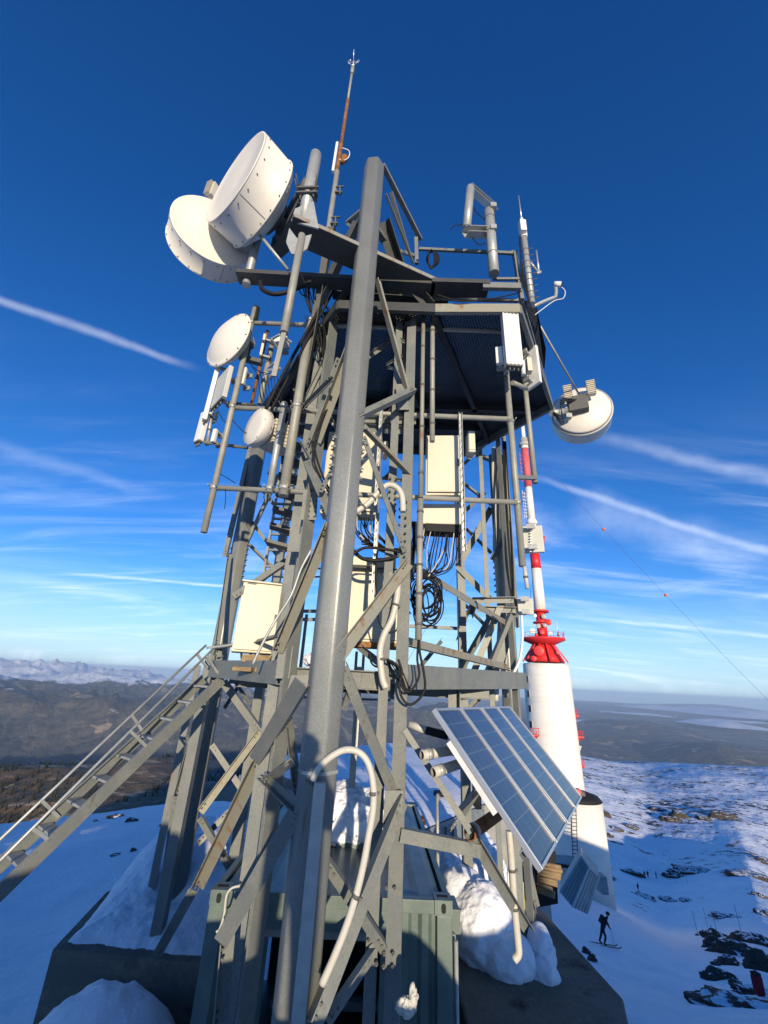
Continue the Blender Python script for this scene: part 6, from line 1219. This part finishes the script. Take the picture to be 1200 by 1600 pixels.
# ------------------------------------------------------------------ people
def person(name, label, joints, radii, edges, mt, loc, extra=(), sub=1, grp=None):
    me = bpy.data.meshes.new('body'); me.from_pydata(joints, edges, []); o = bpy.data.objects.new(name, me); S.collection.objects.link(o); o.location = loc
    sk = o.modifiers.new('skin', 'SKIN'); sk.use_smooth_shade = True; sv = me.skin_vertices[0].data
    for i, r in enumerate(radii): sv[i].radius = (r, r) if not isinstance(r, tuple) else r
    sv[0].use_root = True; ss_ = o.modifiers.new('sub', 'SUBSURF'); ss_.levels = sub; ss_.render_levels = sub; me.materials.append(M[mt]); tag(o, label, 'person', grp); return o
def head(parent, c, r=.105, hair='dark'):
    bm = bmesh.new(); bmesh.ops.create_uvsphere(bm, u_segments=20, v_segments=14, radius=1)
    for v in bm.verts:
        v.co = V((v.co.x*r*.82, v.co.y*r*.98, v.co.z*r*1.2))
        if v.co.z < 0: v.co.x *= 1+v.co.z*2.0; v.co.y = v.co.y*(1+v.co.z*1.2)
    me = bpy.data.meshes.new('head'); bm.to_mesh(me); bm.free(); me.polygons.foreach_set('use_smooth', [True]*len(me.polygons)); me.materials.append(M['skin'])
    h = bpy.data.objects.new('head', me); h.location = c; h.parent = parent; S.collection.objects.link(h); return h
def gear(parent, mb, name, mt, bevel=0):
    """part whose points are given in the person's own frame"""
    o = mb.build(name, M[mt], None, bevel); o.parent = parent; return o
# the skier, bent forward on skis, seen from above, facing right
G = KG(945, 1478); sc_ = 1.0
J = [(0, 0, .92), (.10, 0, 1.15), (.24, 0, 1.36), (.34, 0, 1.48), (.40, 0, 1.56), (.22, -.20, 1.36), (.34, -.26, 1.12), (.46, -.22, .98), (.22, .20, 1.36), (.36, .26, 1.12), (.5, .22, 1.0), (-.02, -.10, .86), (.10, -.12, .50), (-.04, -.12, .12), (.12, -.12, .07), (-.02, .10, .86), (-.12, .12, .50), (-.28, .12, .14), (-.12, .12, .07)]
E_ = [(0, 1), (1, 2), (2, 3), (3, 4), (2, 5), (5, 6), (6, 7), (2, 8), (8, 9), (9, 10), (0, 11), (11, 12), (12, 13), (13, 14), (0, 15), (15, 16), (16, 17), (17, 18)]
Rd = [.14, .15, .16, .07, .07, .075, .055, .045, .075, .055, .045, .105, .075, .06, .05, .105, .075, .06, .05]
rotm = Matrix.Rotation(radians(-12), 3, 'Z')
sk_ = person('person', 'person in dark clothes with a backpack skiing bent forward on the shaded snow', [tuple(rotm @ V(j)) for j in J], Rd, E_, 'cloth', G, sub=2)
head(sk_, rotm @ V((.43, 0, 1.66)))
m = MB(); bmx = V((.43, 0, 1.70)); m.lathe(rotm @ bmx, (0, 0, 1), [(-.04, .125), (.04, .12), (.09, .08), (.11, .001)], 18); gear(sk_, m, 'helmet', 'cloth')
m = MB(); m.obox(rotm @ V((.0, 0, 1.36)), rotm @ V((.5, 0, .85)), (0, 1, 0), rotm @ V((-.85, 0, .5)), .24, .15, .10); gear(sk_, m, 'backpack', 'dark', .04)
for y in (-.12, .12):
    x0 = 0 if y < 0 else -.18; m = MB(); m.box(rotm @ V((x0-.85, y, .02)), rotm @ V((x0+.85, y, .02)), .09, .02); m.box(rotm @ V((x0+.85, y, .02)), rotm @ V((x0+1.02, y, .10)), .08, .02); gear(sk_, m, 'ski', 'redcloth' if y < 0 else 'dark')
for s_ in (-1, 1): m = MB(); m.rod(rotm @ V((.48, .22*s_, 1.02)), rotm @ V((.62, .34*s_, 0)), .012, 6); gear(sk_, m, 'ski_pole', 'galv')
# distant walkers
JW = [(0, 0, .95), (0, 0, 1.2), (0, 0, 1.42), (0, 0, 1.55), (0, -.22, 1.38), (.04, -.27, 1.1), (.14, -.26, .9), (0, .22, 1.38), (-.04, .27, 1.1), (.02, .26, .88), (0, -.1, .9), (.12, -.1, .5), (.08, -.1, .1), (.2, -.1, .05), (0, .1, .9), (-.08, .1, .5), (-.2, .1, .12), (-.1, .1, .05)]
EW = [(0, 1), (1, 2), (2, 3), (2, 4), (4, 5), (5, 6), (2, 7), (7, 8), (8, 9), (0, 10), (10, 11), (11, 12), (12, 13), (0, 14), (14, 15), (15, 16), (16, 17)]
RW = [.15, .16, .17, .07, .08, .06, .045, .08, .06, .045, .11, .08, .06, .05, .11, .08, .06, .05]
for i, (px, py, mt, rz, lb) in enumerate(((1008, 1372, 'redcloth', .3, 'person in reddish jacket, leftmost of the three distant walkers'), (1013, 1372, 'cloth', 1.2, 'person in dark clothes, middle of the three distant walkers'), (1026, 1373, 'cloth', 2.2, 'person in dark clothes, rightmost of the three distant walkers'), (949, 1369, 'cloth', .8, 'person in dark clothes standing alone on the snow right of the hut'), (998, 1394, 'cloth', 1.9, 'person in dark clothes crossing the snow below the three walkers'))):
    g = KG(px, py); p = person('person', lb, [tuple(Matrix.Rotation(rz, 3, 'Z') @ V(j)) for j in JW], RW, EW, mt, g, grp='distant walkers on the snow'); head(p, V((0, 0, 1.64)), .12)
    m = MB(); m.lathe((0, 0, 1.68), (0, 0, 1), [(0, .12), (.08, .1), (.13, .01)], 14); gear(p, m, 'hat', 'cloth')
g = KG(1188, 1556); d_ = g.length/FPX; o = thing('rucksack', 'dark red rucksack standing on the snow below the tall black rock', 'rucksack', g)
m = MB(); m.obox(g+V((0, 0, 7*d_)), (1, .2, 0), (-.2, 1, 0), (0, 0, 1), 4*d_, 3*d_, 7*d_); m.build('bag', M['redcloth'], o, 2*d_)
m = MB(); m.obox(g+V((0, 0, 14.3*d_)), (1, .2, 0), (-.2, 1, 0), (0, 0, 1), 3.2*d_, 2.6*d_, 1.0*d_); m.build('lid', M['cloth'], o, .6*d_)
# whoever holds the camera: stands behind it, and the low sun throws this shadow on the front leg
JP = [(0, 0, .93), (0, 0, 1.18), (0, .02, 1.38), (0, .03, 1.50), (-.19, .02, 1.36), (-.27, .12, 1.16), (-.09, .27, 1.50), (-.06, .30, 1.56), (.19, .02, 1.36), (.27, .12, 1.16), (.09, .27, 1.50), (.06, .30, 1.56), (-.11, 0, .86), (-.13, .03, .48), (-.14, 0, .08), (-.15, .15, .05), (.11, 0, .86), (.13, .03, .48), (.14, 0, .08), (.15, .15, .05)]
EP = [(0, 1), (1, 2), (2, 3), (2, 4), (4, 5), (5, 6), (6, 7), (2, 8), (8, 9), (9, 10), (10, 11), (0, 12), (12, 13), (13, 14), (14, 15), (0, 16), (16, 17), (17, 18), (18, 19)]
RP = [.17, .18, .18, .07, .09, .065, .05, .045, .09, .065, .05, .045, .13, .09, .07, .055, .13, .09, .07, .055]
pp = person('person', 'person in dark winter clothes holding up a phone to take the picture', JP, RP, EP, 'cloth', (.12, -.62, -1.63), sub=2); head(pp, V((0, .05, 1.61)), .115)
m = MB(); m.lathe((0, .04, 1.64), (0, 0, 1), [(0, .12), (.08, .105), (.13, .05), (.14, .01)], 18); gear(pp, m, 'hat', 'cloth')
# ------------------------------------------------------------------ rocks, stakes and far forest
from mathutils import noise as mn
def rock(px, py, w_, h_, seed, label, sink=.3, asp=1.0, rot=0):
    g = KG(px, py); d = g.length; W = w_*d/FPX*.72; H = h_*d/FPX*.7
    bm = bmesh.new(); bmesh.ops.create_icosphere(bm, subdivisions=4, radius=1)
    for v in bm.verts:
        n = v.co.normalized(); k = 1+.40*mn.fractal(n*1.5+V((seed, 0, 0)), 1, 2, 3)+.10*mn.fractal(n*5+V((0, seed, 0)), 1, 2, 3); f = abs(mn.noise(n*3+V((seed*2, 1, 0))))
        p = n*(k-.25*f); p.z = max(p.z, -.5); v.co = Matrix.Rotation(rot, 3, 'Z') @ V((p.x*W/2, p.y*W/2*asp, p.z*H*.55))
    me = bpy.data.meshes.new('rock'); bm.to_mesh(me); bm.free(); me.materials.append(M['rock']); me.polygons.foreach_set('use_smooth', [True]*len(me.polygons))
    o = bpy.data.objects.new('rock', me); o.location = g-V((0, 0, H*.1)); S.collection.objects.link(o); return tag(o, label, 'rock', 'dark rocks breaking through the snow')
RK = [(1116, 1464, 34, 14, 'low dark rock below the thin stakes'), (1122, 1482, 36, 24, 'round dark rock left of the longest one'), (1155, 1492, 62, 26, 'long brown rock in the middle of the rock group'), (1140, 1508, 30, 18, 'dark rock under the long brown one'), (1126, 1530, 40, 22, 'jagged dark rock lowest at the left of the group'), (1150, 1538, 14, 10, 'small dark stone right of the jagged low rock'),
      (1182, 1474, 60, 16, 'flat brown rock at the right edge above the long one'), (1196, 1518, 44, 44, 'tall black rock at the right edge behind the red jacket'), (1118, 1508, 10, 8, 'tiny dark stone between the two left rocks'), (1165, 1575, 110, 12, 'very long low brown rock rib near the lower right corner'), (1185, 1553, 60, 7, 'thin dark rock band under the red jacket'), (1140, 1434, 44, 5, 'thin reddish rock strip above the stakes'), (1195, 1430, 26, 10, 'dark rock at the right edge above the stakes'),
      (1183, 1399, 18, 7, 'small dark rock high at the right near the edge'), (1090, 1462, 6, 5, 'little stone at the foot of the left stake'),
      (986, 1366, 36, 10, 'slanting dark rock right of the hut'), (1090, 1363, 70, 8, 'long thin dark rock line in the middle distance'), (1058, 1370, 34, 6, 'dark rock patch right of the distant walkers'), (1168, 1367, 60, 7, 'dark rock band near the right edge in the middle distance'), (1188, 1346, 30, 10, 'dark rock cluster at the right edge above the band'),
      (1062, 1276, 26, 16, 'brown crag just below the sunlit slope'), (1132, 1278, 40, 16, 'large brown crag on the right below the sunlit slope'), (1050, 1283, 34, 12, 'dark crag left of the large brown one'), (985, 1292, 26, 8, 'dark rock line in the shaded hollow'), (952, 1308, 12, 10, 'dark boulder near the white annex'), (948, 1276, 14, 20, 'tall dark outcrop right of the white annex'), (1100, 1280, 24, 8, 'small dark crag between the two brown ones'), (1028, 1265, 30, 5, 'thin dark rock edge under the sunlit snow'), (960, 1295, 24, 6, 'flat dark rock below the tall outcrop'),
      (1045, 1408, 26, 6, 'brown strip of bare rock above the skier'), (1006, 1402, 30, 3, 'thin dark crack of rock above the skier'), (940, 1368, 40, 3, 'thin rock edge right of the timber stack'), (1075, 1408, 22, 3, 'thin dark rock line right of the brown strip'),
      (182, 1277, 28, 8, 'dark rock patch on the left snow crest'), (206, 1283, 20, 8, 'second dark rock patch on the left snow crest'), (255, 1290, 12, 6, 'dark rock at the crest beside the left tower leg'), (208, 1330, 9, 8, 'small round rock on the left snow slope'), (182, 1336, 16, 3, 'thin dark stone left of the small round rock'), (22, 1337, 13, 9, 'brown stone at the far left behind the stair'), (150, 1283, 8, 4, 'small stone left of the crest rocks'), (234, 1346, 13, 3, 'flat dark stone beside the thin stake on the left')]
for i, (px, py, w_, h_, lb) in enumerate(RK): rock(px, py, w_, h_, i*3.7+1, lb, asp=.55 if w_ > 30 else .9, rot=-.3 if px > 600 else .2)
# black rocks just beyond the slab edge
for i, (px, py, w_, h_, lb) in enumerate(((916, 1490, 12, 14, 'black stone peeking out behind the slab edge, upper one'), (926, 1502, 14, 16, 'black stone peeking out behind the slab edge, lower one'))): rock(px, py, w_, h_, 90+i*5, lb)
for i, (px, py, h_, lb) in enumerate(((1091, 1463, 16, 'leaning stake, left end of the row'), (1106, 1450, 13, 'upright stake, second from the left'), (1121, 1460, 14, 'stake standing above the low dark rock'), (1158, 1455, 16, 'pale stake, farthest right of the row'), (1075, 1383, 17, 'tall dark stake in the middle distance'), (243, 1345, 24, 'thin stake beside the flat dark stone on the left'), (1152, 1490, 12, 'stake between the brown rocks'), (1118, 1478, 12, 'stake in front of the round dark rock'))):
    g = KG(px, py); H = h_*g.length/FPX*1.15; o = thing('stake', lb, 'stake', g, 'thin stakes in the snow'); m = MB(); m.rod(g, g+V((-.06*H, 0, H)), .03 if px > 300 else .015, 6); m.build('shaft', M['bolt'], o); m = MB(); m.rod(g+V((-.06*H, 0, H)), g+V((-.063*H, 0, H+.06)), .035 if px > 300 else .018, 6); m.build('tip', M['dark'], o)
# forest on the brown shoulder: many small conifers, one mass
rr = random.Random(3); vs, fs = [], []
for i in range(5200):
    a = radians(rr.uniform(-46, -8)); r = rr.uniform(500, 2300); x, y = r*sin(a), r*cos(a)
    if float(vn(np.array([x/120.]), np.array([y/120.]), 5)[0])+.25*(r > 1000) < .58: continue
    z = gz(x, y); h = rr.uniform(5, 12); w_ = h*.2; o_ = len(vs)
    vs += [(x-w_, y, z-1), (x+w_*.5, y-w_, z-1), (x+w_*.5, y+w_, z-1), (x, y, z+h)]; fs += [(o_, o_+1, o_+3), (o_+1, o_+2, o_+3), (o_+2, o_, o_+3)]
m = MB(); m.add(vs, fs); M['fir'] = mat('conifer', (.028, .036, .02), .9, 0, .1, [(.03, (.06, .05, .025), .45, .7)]); o = m.build('conifer_forest', M['fir'], None, fix=False); tag(o, 'thin conifer forest on the brown shoulder below the left snow crest', 'forest', None, 'stuff')
# low fog lying in the far basin at the right
def fogbank(label, az0, az1, r0, r1, z, seed, thr):
    n_, k_2 = 90, 50; vs = []
    A = np.linspace(radians(az0), radians(az1), n_); Rr = np.linspace(r0, r1, k_2); aa, rr2 = np.meshgrid(A, Rr, indexing='ij'); x = rr2*np.sin(aa); y = rr2*np.cos(aa)
    e = np.minimum(np.minimum(aa-A[0], A[-1]-aa)/(A[-1]-A[0])*5, np.minimum(rr2-r0, r1-rr2)/(r1-r0)*5).clip(0, 1); d = fbm(x/5200, y/9000, 5, seed)*1.5+.35; th_ = (d*e-thr).clip(0, 1); keep = th_ > .0
    zt_ = z+th_*420; idx = np.arange(n_*k_2).reshape(n_, k_2); vs = np.stack([x, y, zt_], -1).reshape(-1, 3)
    q = np.stack([idx[:-1, :-1], idx[1:, :-1], idx[1:, 1:], idx[:-1, 1:]], -1).reshape(-1, 4); kf = keep.reshape(-1)[q].any(1); q = q[kf]
    m = MB(); m.add([tuple(v) for v in vs], [tuple(int(i) for i in f) for f in q], True); o = m.build('fog_bank', M['fog'], None, fix=False); return tag(o, label, 'fog bank', None, 'stuff')
M['fog'] = mat('fog', (.80, .82, .84), 1, 0, 0)
fogbank('pale fog bank lying over the basin right of the white tower', 21, 42, 24000, 42000, -1400, 5, .10)
fogbank('thin fog streak over the far plain at the right horizon', 26, 50, 46000, 70000, -1380, 9, .16)
# ------------------------------------------------------------------ the air
hz = MB(); R_ = 95000; hz.obox((0, 0, -900), (1, 0, 0), (0, 1, 0), (0, 0, 1), R_, R_, 1150); hm = bpy.data.materials.new('haze_air'); hm.use_nodes = True; ht = hm.node_tree; ht.nodes.remove(ht.nodes['Principled BSDF']); pv = ht.nodes.new('ShaderNodeVolumePrincipled')
pv.inputs['Color'].default_value = (.55, .74, 1.0, 1); pv.inputs['Density'].default_value = 2.0e-5; pv.inputs['Anisotropy'].default_value = .0
ht.links.new(pv.outputs[0], ht.nodes['Material Output'].inputs['Volume']); ho = hz.build('haze', hm); ho['kind'] = 'stuff'; ho['label'] = 'pale blue haze filling the air over the valley'
